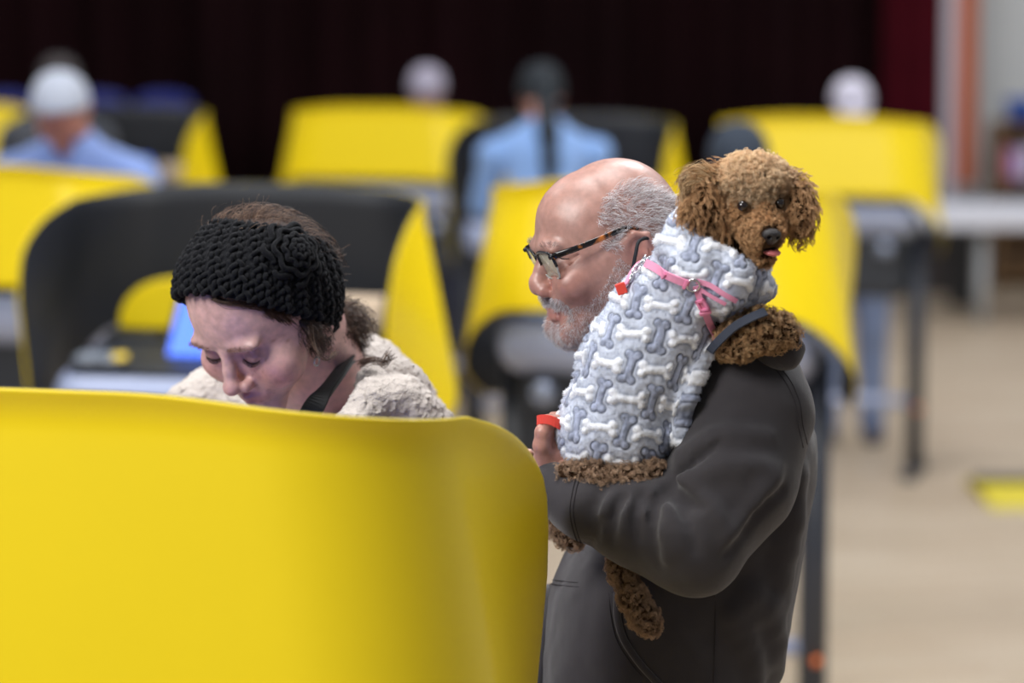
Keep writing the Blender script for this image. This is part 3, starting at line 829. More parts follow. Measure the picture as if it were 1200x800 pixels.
for sd in (1, -1):
    _p = [hd.px(x, y, 'l', l) * [1, sd, 1] for x, y, l in ((655, 306, .034), (660, 303.5, .042), (667, 302.5, .047))]; _q = hd.wor(resample(_p, 14)).astype(np.float32)
    for _ in range(40): _q = (_q - grad(man_head, _q) * ev(man_head, _q)[:, None] * .8).astype(np.float32)
    MB().tube(list(_q.astype(float)), [.0004 + .0005 * math.sin(PI * i / 13) for i in range(14)], 6).build('eyelash', M_lash, man, True)
    hairstr(80, lambda C: inpoly(*pxm(C), P_BROW) & (((C - hd.O) @ hd.L) * sd > 0), .007, .0002, [hexc(120, 110, 108), hexc(80, 72, 70), hexc(170, 160, 160)], 'eyebrow', man, Vh, Fh, hd, lambda P, N: (-hd.F * .6 - hd.U * .1)[None] + sd * hd.L[None] + RNG.normal(0, .2, P.shape), .3, .0004, 5, .00018)
# hoodie
def Wz(py, Y=3.62): return W(790, py, Y)[2]
rows = [(402, 775, 880, .075), (425, 768, 915, .13), (465, 760, 943, .185), (520, 742, 957, .20), (600, 705, 949, .195), (650, 662, 940, .195), (700, 642, 929, .198), (745, 633, 920, .20), (800, 628, 908, .20), (880, 632, 905, .198), (960, 640, 900, .19), (1060, 650, 895, .185)][::-1]
tz = [Wz(r[0]) for r in rows]; tcx = [(W(r[1], r[0], 3.62)[0] + W(r[2], r[0], 3.62)[0]) / 2 for r in rows]
tax = [(W(r[2], r[0], 3.62)[0] - W(r[1], r[0], 3.62)[0]) / 2 for r in rows]; tay = [r[3] for r in rows]
tg = np.linspace(tz[0], tz[-1], 60)
def smi(a):
    r = np.interp(tg, tz, a)
    for _ in range(4): r[1:-1] = (r[:-2] + 2 * r[1:-1] + r[2:]) / 4
    return r
TS = [smi(tcx), np.full(60, 3.63), smi(tax), smi(tay)]
SHO, ELB, WRI, CUF = W(878, 486, 3.455), W(812, 632, 3.385), W(690, 592, 3.405), W(650, 572, 3.43)
def arm_base(P):
    d = chain(P, [SHO, (SHO + ELB) / 2 + [.012, 0, 0], ELB], [.078, .070, .061], .03)
    d = smin(d, chain(P, [ELB, (ELB * .45 + WRI * .55), WRI, CUF], [.060, .050, .038, .031], .02), .022)
    return d
GRV = [([(781, 573), (768, 590), (765, 612), (767, 640), (773, 662)], .0042, .0012), ([(784, 572), (800, 596), (811, 622), (815, 648)], .0046, .0012), ([(790, 574), (806, 586), (822, 596)], .0035, .001),
       ([(752, 580), (745, 600), (748, 630)], .0032, .001), ([(730, 582), (720, 604), (716, 632)], .003, .001), ([(705, 574), (697, 594), (694, 616)], .0024, .001), ([(793, 560), (812, 545), (840, 520)], .004, .001),
       ([(690, 640), (700, 625), (706, 610)], .0028, .001), ([(918, 575), (892, 598), (868, 632), (850, 655)], .003, .001)]
RDG = [([(788, 578), (790, 606), (793, 640)], .008, .004), ([(776, 584), (777, 612), (783, 652)], .0065, .003), ([(757, 588), (757, 620)], .007, .004), ([(738, 588), (732, 620)], .006, .004), ([(800, 566), (830, 590), (850, 622)], .009, .005),
       ([(800, 535), (850, 510), (900, 512)], .010, .006), ([(812, 560), (860, 545), (912, 548)], .011, .005), ([(715, 585), (705, 618)], .005, .003), ([(905, 560), (880, 592), (850, 632)], .010, .005)]
def _onarm(L):
    r = []
    for pts, a, b in L:
        q = resample(pts, 6); P = ray(arm_base, q[:, 0], q[:, 1]); r.append((P, a, b))
    return r
GRV = _onarm(GRV); RDG = _onarm(RDG)
def arm_sdf(P):
    d = arm_base(P)
    for pts, a, b in RDG: d = smin(d, chain(P, list(pts + FWD * a * .45), list(np.linspace(a, b, 6)), .004), .016)
    for pts, a, b in GRV: d = smax(d, -chain(P, list(pts - FWD * .0005), list(np.linspace(a * 1.5, b * 1.5, 6)), .003), .010)
    return d
def far_arm(P):
    return chain(P, [W(860, 480, 3.80), W(800, 640, 3.86), W(740, 612, 3.77), W(705, 600, 3.70)], [.075, .058, .042, .036], .03)
BR = []
_tor = lambda P: slices(P, tg, *TS, p=2.5)
for pts, a, b in (([(925, 610), (905, 700), (900, 770)], .012, .004), ([(880, 700), (905, 735), (910, 790)], .012, .006), ([(860, 720), (880, 760), (885, 800)], .008, .004), ([(935, 560), (925, 640), (915, 700)], .009, .006)):
    q_ = resample(pts, 6); BR.append((ray(_tor, q_[:, 0], q_[:, 1]), a, b))
def hoodie(P):
    d = slices(P, tg, *TS, p=2.5)
    d = smin(d, far_arm(P), .03)
    # shoulder slope and collar
    d = smin(d, chain(P, [W(800, 424, 3.62), W(868, 448, 3.48)], [.055, .07], .03), .04)
    d = smin(d, arm_sdf(P), .016)
    d = smin(d, chain(P, [W(690, 424, 3.58), W(720, 428, 3.535), W(770, 420, 3.53), W(800, 412, 3.55)], [.012, .013, .014, .02], .01), .02)
    # hood lying on the neck and shoulders
    d = smin(d, chain(P, [W(848, 404, 3.50), W(885, 405, 3.47), W(912, 418, 3.50)], [.026, .026, .022], .02), .012)
    for pts, a, b in BR: d = smin(d, chain(P, list(pts + FWD * a * .4), list(np.linspace(a, b, 6)), .004), .025)
    # raised front pocket
    w = slices(P, tg, *[TS[0], TS[1], TS[2] + .004, TS[3] + .004], p=2.5)
    return d
def hoodie2(P):
    d = hoodie(P)
    d = d + vnoise(P, 22) * .0022 + vnoise(P, 55) * .0010
    # neck opening
    return smax(d, -(man_neck(P) - .006), .006)
O_, Vhd, Fhd = sdf_obj('hoodie', hoodie2, W(605, 1090, 3.6) - [0, .34, 0], W(985, 380, 3.7) + [0, .32, 0], .0052, M_hood, man)
hoodie_r = hoodie
# seams, pocket, cuff, zip
seam('cuff_seam', hoodie_r, [(676, 556), (671, 575), (668, 600), (674, 628), (684, 646)], .0007, M_hoodd, man, .0003)
seam('cuff_seam', hoodie_r, [(680, 556), (675, 575), (672, 600), (678, 628), (688, 648)], .0007, M_hoodd, man, .0003)
seam('armhole_seam', hoodie_r, [(908, 424), (926, 446), (937, 472), (941, 500), (946, 520)], .0007, M_hoodd, man, .0002)
seam('armhole_seam', hoodie_r, [(904, 427), (921, 449), (932, 474), (936, 502), (941, 524)], .0007, M_hoodd, man, .0002)
seam('pocket_seam', hoodie_r, [(646, 679), (670, 682), (700, 684), (722, 690)], .0007, M_hoodd, man, .0003)
seam('pocket_seam', hoodie_r, [(645, 684), (670, 687), (700, 689), (722, 695)], .0007, M_hoodd, man, .0003)
seam('pocket_edge', hoodie_r, [(724, 694), (724, 722), (731, 748), (750, 777), (775, 805), (800, 840)], .0045, M_hood, man, .0015)
seam('pocket_seam', hoodie_r, [(714, 694), (716, 722), (723, 750), (741, 779), (765, 806), (790, 840)], .0007, M_hoodd, man, .0004)
seam('zip_placket', hoodie_r, [(660, 640), (650, 665), (641, 700), (637, 740), (634, 790), (632, 840)], .006, M_hood, man, .001)
seam('zip', hoodie_r, [(655, 640), (645, 667), (637, 700), (633.5, 740), (631, 790)], .0025, plain('zip', lin(26, 28, 34), .4), man, .003)
seam('side_seam', hoodie_r, [(838, 690), (838, 740), (836, 800), (834, 860)], .0007, M_hoodd, man, .0002)
# folded hood edge by the dog's elbow
def hf(P):
    d = chain(P, [W(902, 415, 3.42), W(922, 414, 3.405), W(935, 407, 3.41)], [.016, .015, .006], .02)
    return smax(d, -chain(P, [W(898, 400, 3.40), W(940, 396, 3.40)], [.006, .004], .02), .004)
sdf_obj('hood', lambda P: hf(P) + vnoise(P, 60) * .001, W(870, 450, 3.36), W(960, 370, 3.50), .003, M_hood, man)
# near hand: palm behind the coat, fingers up round the dog's flank
hw = W(648, 548, 3.452)
def hand(P):
    palm0, palm1 = W(648, 545, 3.455), W(652, 512, 3.462)
    d = seg(P, hw + [0, 0, -.02], palm0, .024, .022)
    d = smin(d, seg(P, palm0, palm1, .022, .019), .012)
    d = smin(d, ell(P, W(650, 522, 3.465), (.017, .030, .022)), .012)
    fs = [([(641, 512, 3.440), (643, 494, 3.436), (653, 485, 3.438), (664, 486, 3.442)], .0092),
          ([(643, 516, 3.455), (643, 497, 3.455), (652, 488, 3.457), (663, 489, 3.462)], .0092),
          ([(648, 518, 3.474), (647, 500, 3.476), (655, 491, 3.478), (665, 494, 3.482)], .0088),
          ([(654, 522, 3.490), (653, 507, 3.493), (659, 498, 3.495), (667, 500, 3.498)], .0078)]
    for pts, r in fs:
        d = smin(d, chain(P, [W(*p) for p in pts], [r, r * .95, r * .88, r * .75], .003), .004)
    th = chain(P, [W(640, 540, 3.440), W(634.5, 522, 3.430), W(636, 506, 3.428), W(641, 497, 3.430)], [.012, .0098, .0088, .0075], .004)
    return smin(d, th, .006)
BODY = [(Vh, Fh, man_col(Vh, Fh))]
def hand_piece(f, lo, hi, h, c):
    V, F = surfnet(f, lo, hi, h); BODY.append((V, F, np.tile(np.array(c), (len(V), 1))))
def join_body(parts, parent):
    o = 0; Vs, Fs, Cs = [], [], []
    for V, F, c in parts: Vs.append(V); Fs.append(F + o); Cs.append(c); o += len(V)
    return mesh_np('body', np.concatenate(Vs), np.concatenate(Fs), M_skin, parent, True, np.concatenate(Cs))
hand_piece(lambda P: smax(hand(P), -(arm_sdf(P) + .004), .002), W(620, 585, 3.40), W(685, 475, 3.54), .0016, hexc(186, 136, 122))
def hand2(P):
    w = W(672, 600, 3.70)
    d = seg(P, w, w + [-.04, -.03, .04], .026, .030)
    for k in range(4):
        o = np.array([0, -.02 + .0, 0]) + np.array([0.006, .019, -.006]) * k
        a = w + np.array([-.055, -.045, .062]) + o; d = smin(d, chain(P, [w + [-.03, -.02, .03], a, a + [-.012, -.022, .018], a + [-.002, -.036, .026]], [.012, .0092, .0085, .0075], .004), .006)
    return smin(d, chain(P, [w + [-.01, -.02, .02], w + [0, -.055, .035], w + [.0, -.07, .055]], [.013, .0105, .008], .004), .008)
w2 = W(705, 600, 3.70)
hand_piece(hand2, w2 - .14, w2 + .14, .003, hexc(186, 136, 122))
def man_inner(P):
    d = slices(P, tg, TS[0], TS[1], TS[2] - .03, TS[3] - .03, p=2.5)
    d = smin(d, chain(P, [SHO, ELB, WRI, hw], [.055, .042, .028, .022], .02), .02)
    d = smin(d, chain(P, [W(860, 480, 3.80), W(800, 640, 3.86), W(740, 612, 3.77), w2], [.055, .042, .028, .024], .02), .02)
    return smin(d, trs(P) + .02, .03)
# trousers and shoes below the frame
M_trs = plain('trousers', lin(38, 42, 56), .8, bump=.2, bscale=900)
def trs(P):
    d = None
    for y in (3.53, 3.72):
        e = chain(P, [(W(780, 900, 3.6)[0], y, .98), (W(770, 900, 3.6)[0], y, .52), (W(780, 900, 3.6)[0], y, .09)], [.105, .075, .06], .03)
        d = e if d is None else smin(d, e, .03)
    return d
hand_piece(man_inner, (W(780, 900, 3.6)[0] - .32, 3.3, .05), (W(780, 900, 3.6)[0] + .3, 3.95, 1.52), .014, hexc(186, 136, 122))
join_body(BODY, man)
sdf_obj('trousers', trs, (W(780, 900, 3.6)[0] - .2, 3.35, .03), (W(780, 900, 3.6)[0] + .2, 3.9, 1.1), .012, M_trs, man)
M_shoe = plain('shoe_dark', lin(30, 28, 28), .5)
def shoe_sdf(P, c, a, s=1.0):
    q = (P - np.asarray(c, np.float32)); ca, sa = math.cos(a), math.sin(a)
    q = np.stack([q[:, 0] * ca + q[:, 1] * sa, -q[:, 0] * sa + q[:, 1] * ca, q[:, 2]], 1) / s
    d = smin(ell(q, (.07, 0, .04), (.095, .045, .042)), ell(q, (-.03, 0, .055), (.07, .040, .06)), .03)
    return smax(d, -q[:, 2], .004) * s
for y in (3.53, 3.72):
    c = (W(780, 900, 3.6)[0], y, 0.001)
    sdf_obj('shoe', lambda P: shoe_sdf(P, c, PI), (c[0] - .25, y - .08, -.02), (c[0] + .15, y + .08, .16), .008, M_shoe, man)
# ------------------------------------------------------------ eyeglasses
gl = empty('eyeglasses', tuple(hd.wor(mp(637, 300, 0)))); tag(gl, 'tortoiseshell rimmed eyeglasses worn by the older man', 'glasses')
M_tort, N_, L_, B_ = newmat('tortoise')
tn = N_.new('ShaderNodeTexNoise'); tn.inputs['Scale'].default_value = 70; tc_ = N_.new('ShaderNodeTexCoord'); L_.new(tc_.outputs['Object'], tn.inputs[0])
cr_ = N_.new('ShaderNodeValToRGB'); cr_.color_ramp.elements[0].position = .52; cr_.color_ramp.elements[0].color = (.008, .006, .006, 1); cr_.color_ramp.elements[1].position = .66; cr_.color_ramp.elements[1].color = (.45, .14, .03, 1)
L_.new(tn.outputs['Fac'], cr_.inputs[0]); L_.new(cr_.outputs[0], B_.inputs['Base Color']); B_.inputs['Roughness'].default_value = .15
M_blkg = plain('frame_black', (.008, .008, .010), .15)
M_clr = plain('frame_clear', lin(170, 170, 165), .15)
M_lens, N_, L_, B_ = newmat('lens_glass')
B_.inputs['Base Color'].default_value = (.78, .76, .58, 1); B_.inputs['Roughness'].default_value = .02; B_.inputs['Alpha'].default_value = .42; B_.inputs['Metallic'].default_value = .0; B_.inputs['Specular IOR Level'].default_value = 1.0  # yellowish tint, made paler so the base colour stands in for glare
g0 = mp(632.5, 300.0, 0.0)       # bridge
GF = Frame(hd.wor(g0), hd.F - hd.U * .10, hd.U)
def lens_pts(side, n=40, o=0.0):
    r = []
    for i in range(n):
        a = 2 * PI * i / n; p = 4.2
        x = np.sign(math.cos(a)) * abs(math.cos(a)) ** (2 / p) * (.0270 + o); z = np.sign(math.sin(a)) * abs(math.sin(a)) ** (2 / p) * (.0175 + o)
        y = side * (.0345 + x)
        r.append(GF.wor((.004 - .10 * abs(.0345 + x - .01) , y * (1 - .08 * (z < 0)), z - .009)))
    return r
for sd in (1, -1):
    lp = lens_pts(sd)
    up = [p for i, p in enumerate(lp) if i <= 20]; dn = [lp[i % 40] for i in range(20, 41)]
    MB().tube(up, .0019, 8).build('rim', M_blkg, gl, True)
    MB().tube(dn, .0012, 8).build('lower_rim', M_clr, gl, True)
    cc = np.mean(lp, 0); Vl = [cc] + lp
    o = mesh_py('lens', Vl, [(0, i + 1, (i + 1) % 40 + 1) for i in range(40)], M_lens, gl, True); s = o.modifiers.new('s', 'SOLIDIFY'); s.thickness = .0012
    hin = GF.wor((-.002, sd * .0625, .004))
    if sd == 1: e1, e2, e3 = hd.wor(mp(733, 267.5, .0795)), hd.wor(mp(748, 268, .0765)), hd.wor(mp(761, 284, .073))
    else: e1, e2, e3 = [hd.wor(mp(*a) * [1, -1, 1]) for a in ((733, 267.5, .0795), (748, 268, .0765), (761, 284, .073))]
    MB().tube(resample([hin, hin * .75 + e1 * .25 + hd.L * sd * .006, hin * .4 + e1 * .6 + hd.L * sd * .005, e1, e2, e3], 24), [.0015 - .0004 * (i / 23) for i in range(24)], 10, 2.7).build('temple', M_tort, gl, True)
    MB().tube([GF.wor((.002, sd * .059, .004)), hin], .0028, 8).build('hinge', M_blkg, gl, True)
    MB().tube(resample([GF.wor((-.002, sd * .010, -.004)), GF.wor((-.008, sd * .009, -.008)), GF.wor((-.009, sd * .0095, -.013))], 8), .0012, 6).build('nose_pad', M_clr, gl, True)
MB().tube(resample([GF.wor((.002, -.010, -.001)), GF.wor((.005, 0, .003)), GF.wor((.002, .010, -.001))], 10), .0018, 8).build('bridge', M_blkg, gl, True)
# black elastic cord round the ear
mk = empty('ear_cord', tuple(hd.wor(mp(745, 300, .085)))); tag(mk, "black elastic cord looped round the older man's ear", 'cord')
cp = [hd.wor(mp(*a)) for a in ((762, 279, .086), (754, 279.5, .094), (748, 284, .100), (745, 297, .101), (742, 312, .097), (738, 326, .088), (735, 338, .074), (729, 352, .066))]
MB().tube(resample(cp, 30), .0022, 8).build('elastic_loop', plain('elastic', (.01, .011, .016), .7), mk, True)
# ------------------------------------------------------------ the dog
dog = empty('dog', tuple(W(760, 560, 3.44))); tag(dog, 'curly brown toy poodle in a grey bone patterned fleece coat looking at us', 'dog')
Fd = np.array([.33, -.93, -.17]); dg = Frame(W(883, 234, 3.41), Fd, (.04, 0, 1))
M_fur = colmat('dog_fur', 0.6, 0.3)
M_furskin = plain('fur_base', lin(58, 40, 26), .9, spec=.1, noise=.3, nscale=120)
def dpx(x, y, f): return dg.px(x, y, 'f', f)
eyes = [dpx(871, 241.5, .040), dpx(914, 238.5, .040)]; nosep = dpx(904, 276, .070)
mouth = dpx(901, 292, .056)
def dog_head(P):
    q = dg.loc(P)
    d = ell(q, (-.008, 0, .006), (.040, .038, .034))
    d = smin(d, ell(q, (.008, 0, .020), (.026, .030, .020)), .015)
    mz = chain(q, [(.022, 0, -.014), nosep + [-.024, 0, -.003], nosep + [-.012, 0, -.004]], [.027, .0205, .0140], .01)
    d = smin(d, mz, .014)
    d = smin(d, ell(q, (.018, .020, -.016), (.018, .016, .015)), .012); d = smin(d, ell(q, (.018, -.020, -.016), (.018, .016, .015)), .012)
    jaw = chain(q, [(.015, 0, -.035), dpx(895, 303, .045)], [.018, .0095], .01)
    d = smin(d, jaw, .008)
    d = smax(d, -ell(q, mouth + [0, 0, .0005], (.013, .0115, .0052)), .003)
    for e in eyes: d = smax(d, -ell(q, e, (.0085, .0085, .0075)), .003)
    return d
def dog_neck(P): return chain(P, [W(872, 262, 3.425), W(840, 315, 3.43), W(800, 370, 3.44), W(760, 440, 3.45), W(728, 500, 3.45)], [.034, .038, .040, .042, .045], .03)
LEGS = {
 'rump': ([(664, 553, 3.40), (700, 560, 3.395), (740, 563, 3.395), (762, 556, 3.40)], [.010, .0145, .017, .016]),
 'hind': ([(728, 640, 3.43), (728, 668, 3.405), (741, 700, 3.385), (754, 722, 3.378), (762, 733, 3.376)], [.012, .0105, .0105, .0112, .0095]),
 'hind2': ([(658, 592, 3.47), (656, 612, 3.452), (664, 624, 3.447), (674, 632, 3.445)], [.012, .0105, .011, .010]),
 'fore': ([(846, 400, 3.43), (866, 398, 3.385), (890, 386, 3.375), (910, 389, 3.39), (924, 396, 3.40)], [.019, .019, .020, .018, .013])}
def legs(P, ks=('rump', 'hind', 'hind2', 'fore')):
    d = None
    for k in ks:
        p, r = LEGS[k]; e = chain(P, [W(*a) for a in p], r, .012); d = e if d is None else np.minimum(d, e)
    return d
def earA(P): return chain(P, [W(846, 210, 3.425), W(828, 224, 3.405), W(825, 248, 3.395), W(840, 274, 3.392)], [.013, .016, .017, .011], .01)
def earB(P): return chain(P, [W(922, 212, 3.425), W(932, 228, 3.405), W(937, 250, 3.395), W(938, 272, 3.395)], [.010, .0115, .012, .008], .01)
def dog_all(P):
    d = smin(dog_head(P), dog_neck(P), .02)
    d = smin(d, earA(P), .006); d = smin(d, earB(P), .006)
    return smin(d, legs(P), .012)
O_, Vd, Fdg = sdf_obj('body', dog_all, W(630, 760, 3.3) - [0, .02, 0], W(975, 165, 3.6) + [0, 0, .02], .0026, M_furskin, dog)
# eyes, nose, tongue
M_eye = plain('dog_eye', (.012, .006, .004), .03, spec=.8); M_nose = plain('dog_nose', (.014, .011, .012), .28, bump=.6, bscale=900)
for e in eyes:
    mb = MB(); n = 16
    mb.lathe([(.0064 * math.sin(PI * i / 14) + 1e-5, .0064 * math.cos(PI * i / 14)) for i in range(15)], tuple(dg.wor(e + [-.0012, 0, 0])), n=20); mb.build('eye', M_eye, dog, True)
def nz(P):
    q = dg.loc(P) - nosep.astype(np.float32)
    d = smin(ell(q, (0, 0, .001), (.0085, .0118, .0075)), ell(q, (-.001, 0, -.005), (.006, .006, .006)), .004)
    for s in (-1, 1): d = smax(d, -ell(q, (.0065, s * .0052, -.0008), (.004, .0026, .0020)), .0012)
    return smax(d, -seg(q, (.009, 0, .0), (.006, 0, -.012), .0008, .0008), .001)
sdf_obj('nose', nz, dg.wor(nosep) - .02, dg.wor(nosep) + .02, .0009, M_nose, dog)
def tg_(P):
    q = dg.loc(P) - mouth.astype(np.float32)
    d = ell(q, (.0045, .002, -.0022), (.0110, .0100, .0042)); return smax(d, -seg(q, (-.01, .002, .0032), (.02, .002, .0022), .0012, .0010), .002)
sdf_obj('tongue', tg_, dg.wor(mouth) - .02, dg.wor(mouth) + .02, .0009, plain('tongue', lin(206, 116, 118), .3), dog)
sdf_obj('mouth', lambda P: ell(dg.loc(P) - mouth.astype(np.float32), (-.004, 0, -.0005), (.014, .0105, .0046)), dg.wor(mouth) - .02, dg.wor(mouth) + .02, .0012, plain('mouth_dark', (.012, .006, .006), .4), dog)
def fur(name, f, lo, hi, clumps, m, L, hr, turns, K, cols, combf, lift, keep=None, rad=.00019, lenf=None, jit=.0014, grav=0.0, h=.003, parent=None, colf=None, close=.42):
    V, F = surfnet(f, lo, hi, h)
    C, N = sample(V, F, clumps, keep)
    comb = combf(C, N); comb = unit(comb - N * (comb * N).sum(1, keepdims=True) + 1e-6)
    ln = L * RNG.uniform(.75, 1.2, clumps) * (lenf(C) if lenf else 1)
    ph = RNG.uniform(0, 6.28, clumps); tn = turns * RNG.uniform(.7, 1.3, clumps) * RNG.choice([-1, 1], clumps); h_ = hr * RNG.uniform(.6, 1.3, clumps)
    cb = np.array(cols[0])[None] * 0 + (lambda w: np.array(cols[0]) * (1 - w) + np.array(cols[1]) * w)(RNG.random((clumps, 1)))
    ct = (lambda w: np.array(cols[2]) * (1 - w) + np.array(cols[3]) * w)(RNG.random((clumps, 1)))
    if colf is not None: k_ = colf(C)[:, None]; cb = cb * k_; ct = ct * k_
    rp = lambda a: np.repeat(a, m, 0); S = clumps * m
    R = rp(C) + RNG.normal(0, jit, (S, 3)); R -= rp(N) * ((R - rp(C)) * rp(N)).sum(1, keepdims=True) + rp(N) * .001
    path = curl(R, rp(N), rp(comb), rp(ln) * RNG.uniform(.88, 1.1, S), K, rp(h_) * RNG.uniform(.85, 1.15, S), rp(tn) * RNG.uniform(.94, 1.06, S), rp(ph) + RNG.normal(0, .25, S), lift, grav)
    tt = np.linspace(0, 1, K)[None, :, None]
    # strands of a clump close up towards the tip
    cen = path.reshape(clumps, m, K, 3).mean(1, keepdims=True); path = (path.reshape(clumps, m, K, 3) * (1 - close * tt[None]) + cen * close * tt[None]).reshape(S, K, 3)
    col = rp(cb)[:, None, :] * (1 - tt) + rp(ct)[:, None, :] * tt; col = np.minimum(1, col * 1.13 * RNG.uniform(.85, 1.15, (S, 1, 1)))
    return strands(name, path, rad * np.linspace(1, .45, K), col, M_fur, parent or dog)
hx = lambda *c: np.array(lin(*c))
lo_h, hi_h = W(800, 325, 3.41) - [0, .12, 0], W(960, 175, 3.41) + [0, .1, .02]
def nearpt(C, c, r): return np.linalg.norm(C - c, axis=1) < r
def khead(C):
    k = np.ones(len(C), bool)
    for e in eyes: k &= ~nearpt(C, dg.wor(e + [.004, 0, 0]), .0074)
    k &= ~nearpt(C, dg.wor(nosep), .0112); k &= ~nearpt(C, dg.wor(mouth + [.006, 0, -.001]), .0128)
    return k
def comb_h(C, N):
    q = dg.loc(C.astype(np.float32)).astype(float)
    a = np.zeros_like(q); a[:, 0] = -.7; a[:, 1] = np.sign(q[:, 1]) * .5; a[:, 2] = np.where(q[:, 2] > .01, .2, -.9)
    mz = sm(q[:, 0], .03, .05)[:, None]
    a = a * (1 - mz) + mz * np.stack([np.full(len(q), -.8), np.sign(q[:, 1]) * .9, q[:, 2] * 0 - .5], 1)
    return a @ dg.M.T + RNG.normal(0, .35, C.shape)
def len_h(C):
    q = dg.loc(C.astype(np.float32)).astype(float)
    r = 1 - .42 * sm(q[:, 0], .012, .05)
    for e in eyes: r = r * (.45 + .55 * sm(np.linalg.norm(q - e, axis=1), .008, .026))
    return r
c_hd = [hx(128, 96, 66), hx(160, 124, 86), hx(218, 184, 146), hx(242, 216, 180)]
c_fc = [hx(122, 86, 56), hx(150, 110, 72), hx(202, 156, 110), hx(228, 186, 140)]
def dogh(P): return np.minimum(dog_head(P), smax(dog_neck(P), -(P[:, 2] - float(W(880, 300, 3.41)[2])), .001))
zq = lambda C: dg.loc(C.astype(np.float32)).astype(float)
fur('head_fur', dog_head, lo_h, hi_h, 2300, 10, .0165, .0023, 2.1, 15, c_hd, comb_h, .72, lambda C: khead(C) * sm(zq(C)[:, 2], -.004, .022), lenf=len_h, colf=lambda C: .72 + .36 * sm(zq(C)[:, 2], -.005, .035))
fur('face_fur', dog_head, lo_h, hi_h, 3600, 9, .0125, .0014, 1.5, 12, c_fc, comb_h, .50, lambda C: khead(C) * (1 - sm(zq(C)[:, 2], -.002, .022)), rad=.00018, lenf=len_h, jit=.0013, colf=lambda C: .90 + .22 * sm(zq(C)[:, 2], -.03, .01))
down = lambda C, N: np.array([[0, -.1, -1.0]]) + RNG.normal(0, .22, C.shape)
c_ear = [hx(104, 74, 48), hx(136, 98, 64), hx(178, 136, 94), hx(212, 172, 128)]
fur('ear_fur', earA, lo_h, hi_h, 900, 10, .020, .0019, 1.4, 16, c_ear, lambda C, N: down(C, N) + np.array([[-.1, 0, 0]]), .12)
fur('ear_fur', earB, lo_h, hi_h, 480, 10, .017, .0017, 1.4, 16, c_ear, down, .12)
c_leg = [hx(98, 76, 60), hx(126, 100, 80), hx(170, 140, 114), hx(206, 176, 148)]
c_fore = [hx(104, 76, 50), hx(134, 100, 66), hx(184, 144, 102), hx(220, 186, 142)]
rnd = lambda C, N: np.array([[0, 0, -.7]]) + RNG.normal(0, .7, C.shape)
def lb(k):
    q = np.array([W(*a) for a in LEGS[k][0]]); return q.min(0) - .05, q.max(0) + .05
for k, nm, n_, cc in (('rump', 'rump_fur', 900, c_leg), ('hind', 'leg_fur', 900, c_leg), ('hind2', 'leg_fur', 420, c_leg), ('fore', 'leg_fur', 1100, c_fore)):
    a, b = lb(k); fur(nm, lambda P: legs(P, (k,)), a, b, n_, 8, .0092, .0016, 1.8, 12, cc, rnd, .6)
fur('neck_fur', smax and (lambda P: smax(dog_neck(P), -(dog_head(P) + .0), .002)), W(820, 330, 3.41) - [0, .1, 0], W(900, 270, 3.41) + [0, .1, 0], 350, 8, .014, .002, 1.6, 12, c_ear, down, .5)
# ------------------------------------------------------------ fleece coat
_cy = np.array([240, 300, 350, 390, 430, 487, 560]); _cx = np.array([806, 812, 797, 770, 747, 722, 720]); _cr = np.array([110, 115, 104, 78, 66, 70, 72])
def coat0(P):
    d = chain(P, [W(723, 490, 3.452), W(747, 430, 3.446), W(780, 372, 3.44), W(812, 325, 3.432)], [.066, .0655, .061, .046], .02)
    d = smin(d, ell(P, W(722, 508, 3.452), (.072, .066, .050)), .02)
    d = smax(d, -(P[:, 2] - float(W(720, 551, 3.39)[2]) - .12 * (P[:, 0] - float(W(715, 551, 3.39)[0])) ** 2 * 14), .012)
    # collar rolls round the neck
    d = smin(d, chain(P, [W(788, 288, 3.405), W(808, 318, 3.375), W(848, 340, 3.37), W(884, 343, 3.40)], [.020, .022, .022, .018], .01), .008)
    d = smin(d, chain(P, [W(796, 270, 3.42), W(824, 300, 3.375), W(862, 320, 3.365), W(890, 335, 3.39)], [.018, .020, .019, .018], .01), .007)
    d = smin(d, chain(P, [W(800, 264, 3.46), W(830, 285, 3.48), W(880, 315, 3.47), W(890, 340, 3.43)], [.020, .02, .02, .018], .01), .01)
    d = smin(d, chain(P, [W(777, 306, 3.42), W(784, 332, 3.40), W(820, 352, 3.385), W(862, 366, 3.40)], [.015, .018, .018, .012], .01), .012)
    # side flap
    d = smin(d, chain(P, [W(826, 410, 3.405), W(803, 468, 3.402), W(797, 510, 3.41)], [.012, .013, .012], .01), .010)
    inner = chain(P, [W(890, 235, 3.41), W(842, 300, 3.425), W(812, 345, 3.435)], [.040, .036, .03], .02)
    return smax(d, -inner, .006)
e1 = np.array([58.0, 8.0]); e2 = np.array([-33.0, 34.0]); LI = np.linalg.inv(np.stack([e1, e2], 1))
def coat_uv(P):
    x, y = topx(P); cx = np.interp(y, _cy, _cx); r = np.interp(y, _cy, _cr)
    n = np.clip((x - cx) / r, -1, 1); a = np.arcsin(n)
    back = P[:, 1] > 3.45; a = np.where(back, np.sign(n + 1e-9) * PI - a, a)
    return cx + r * a * .93, y + .15 * 0 * x
def seg2(X, Y, ax, ay, bx, by, r):
    t = np.clip(((X - ax) * (bx - ax) + (Y - ay) * (by - ay)) / ((bx - ax) ** 2 + (by - ay) ** 2), 0, 1)
    return np.hypot(X - ax - t * (bx - ax), Y - ay - t * (by - ay)) - r
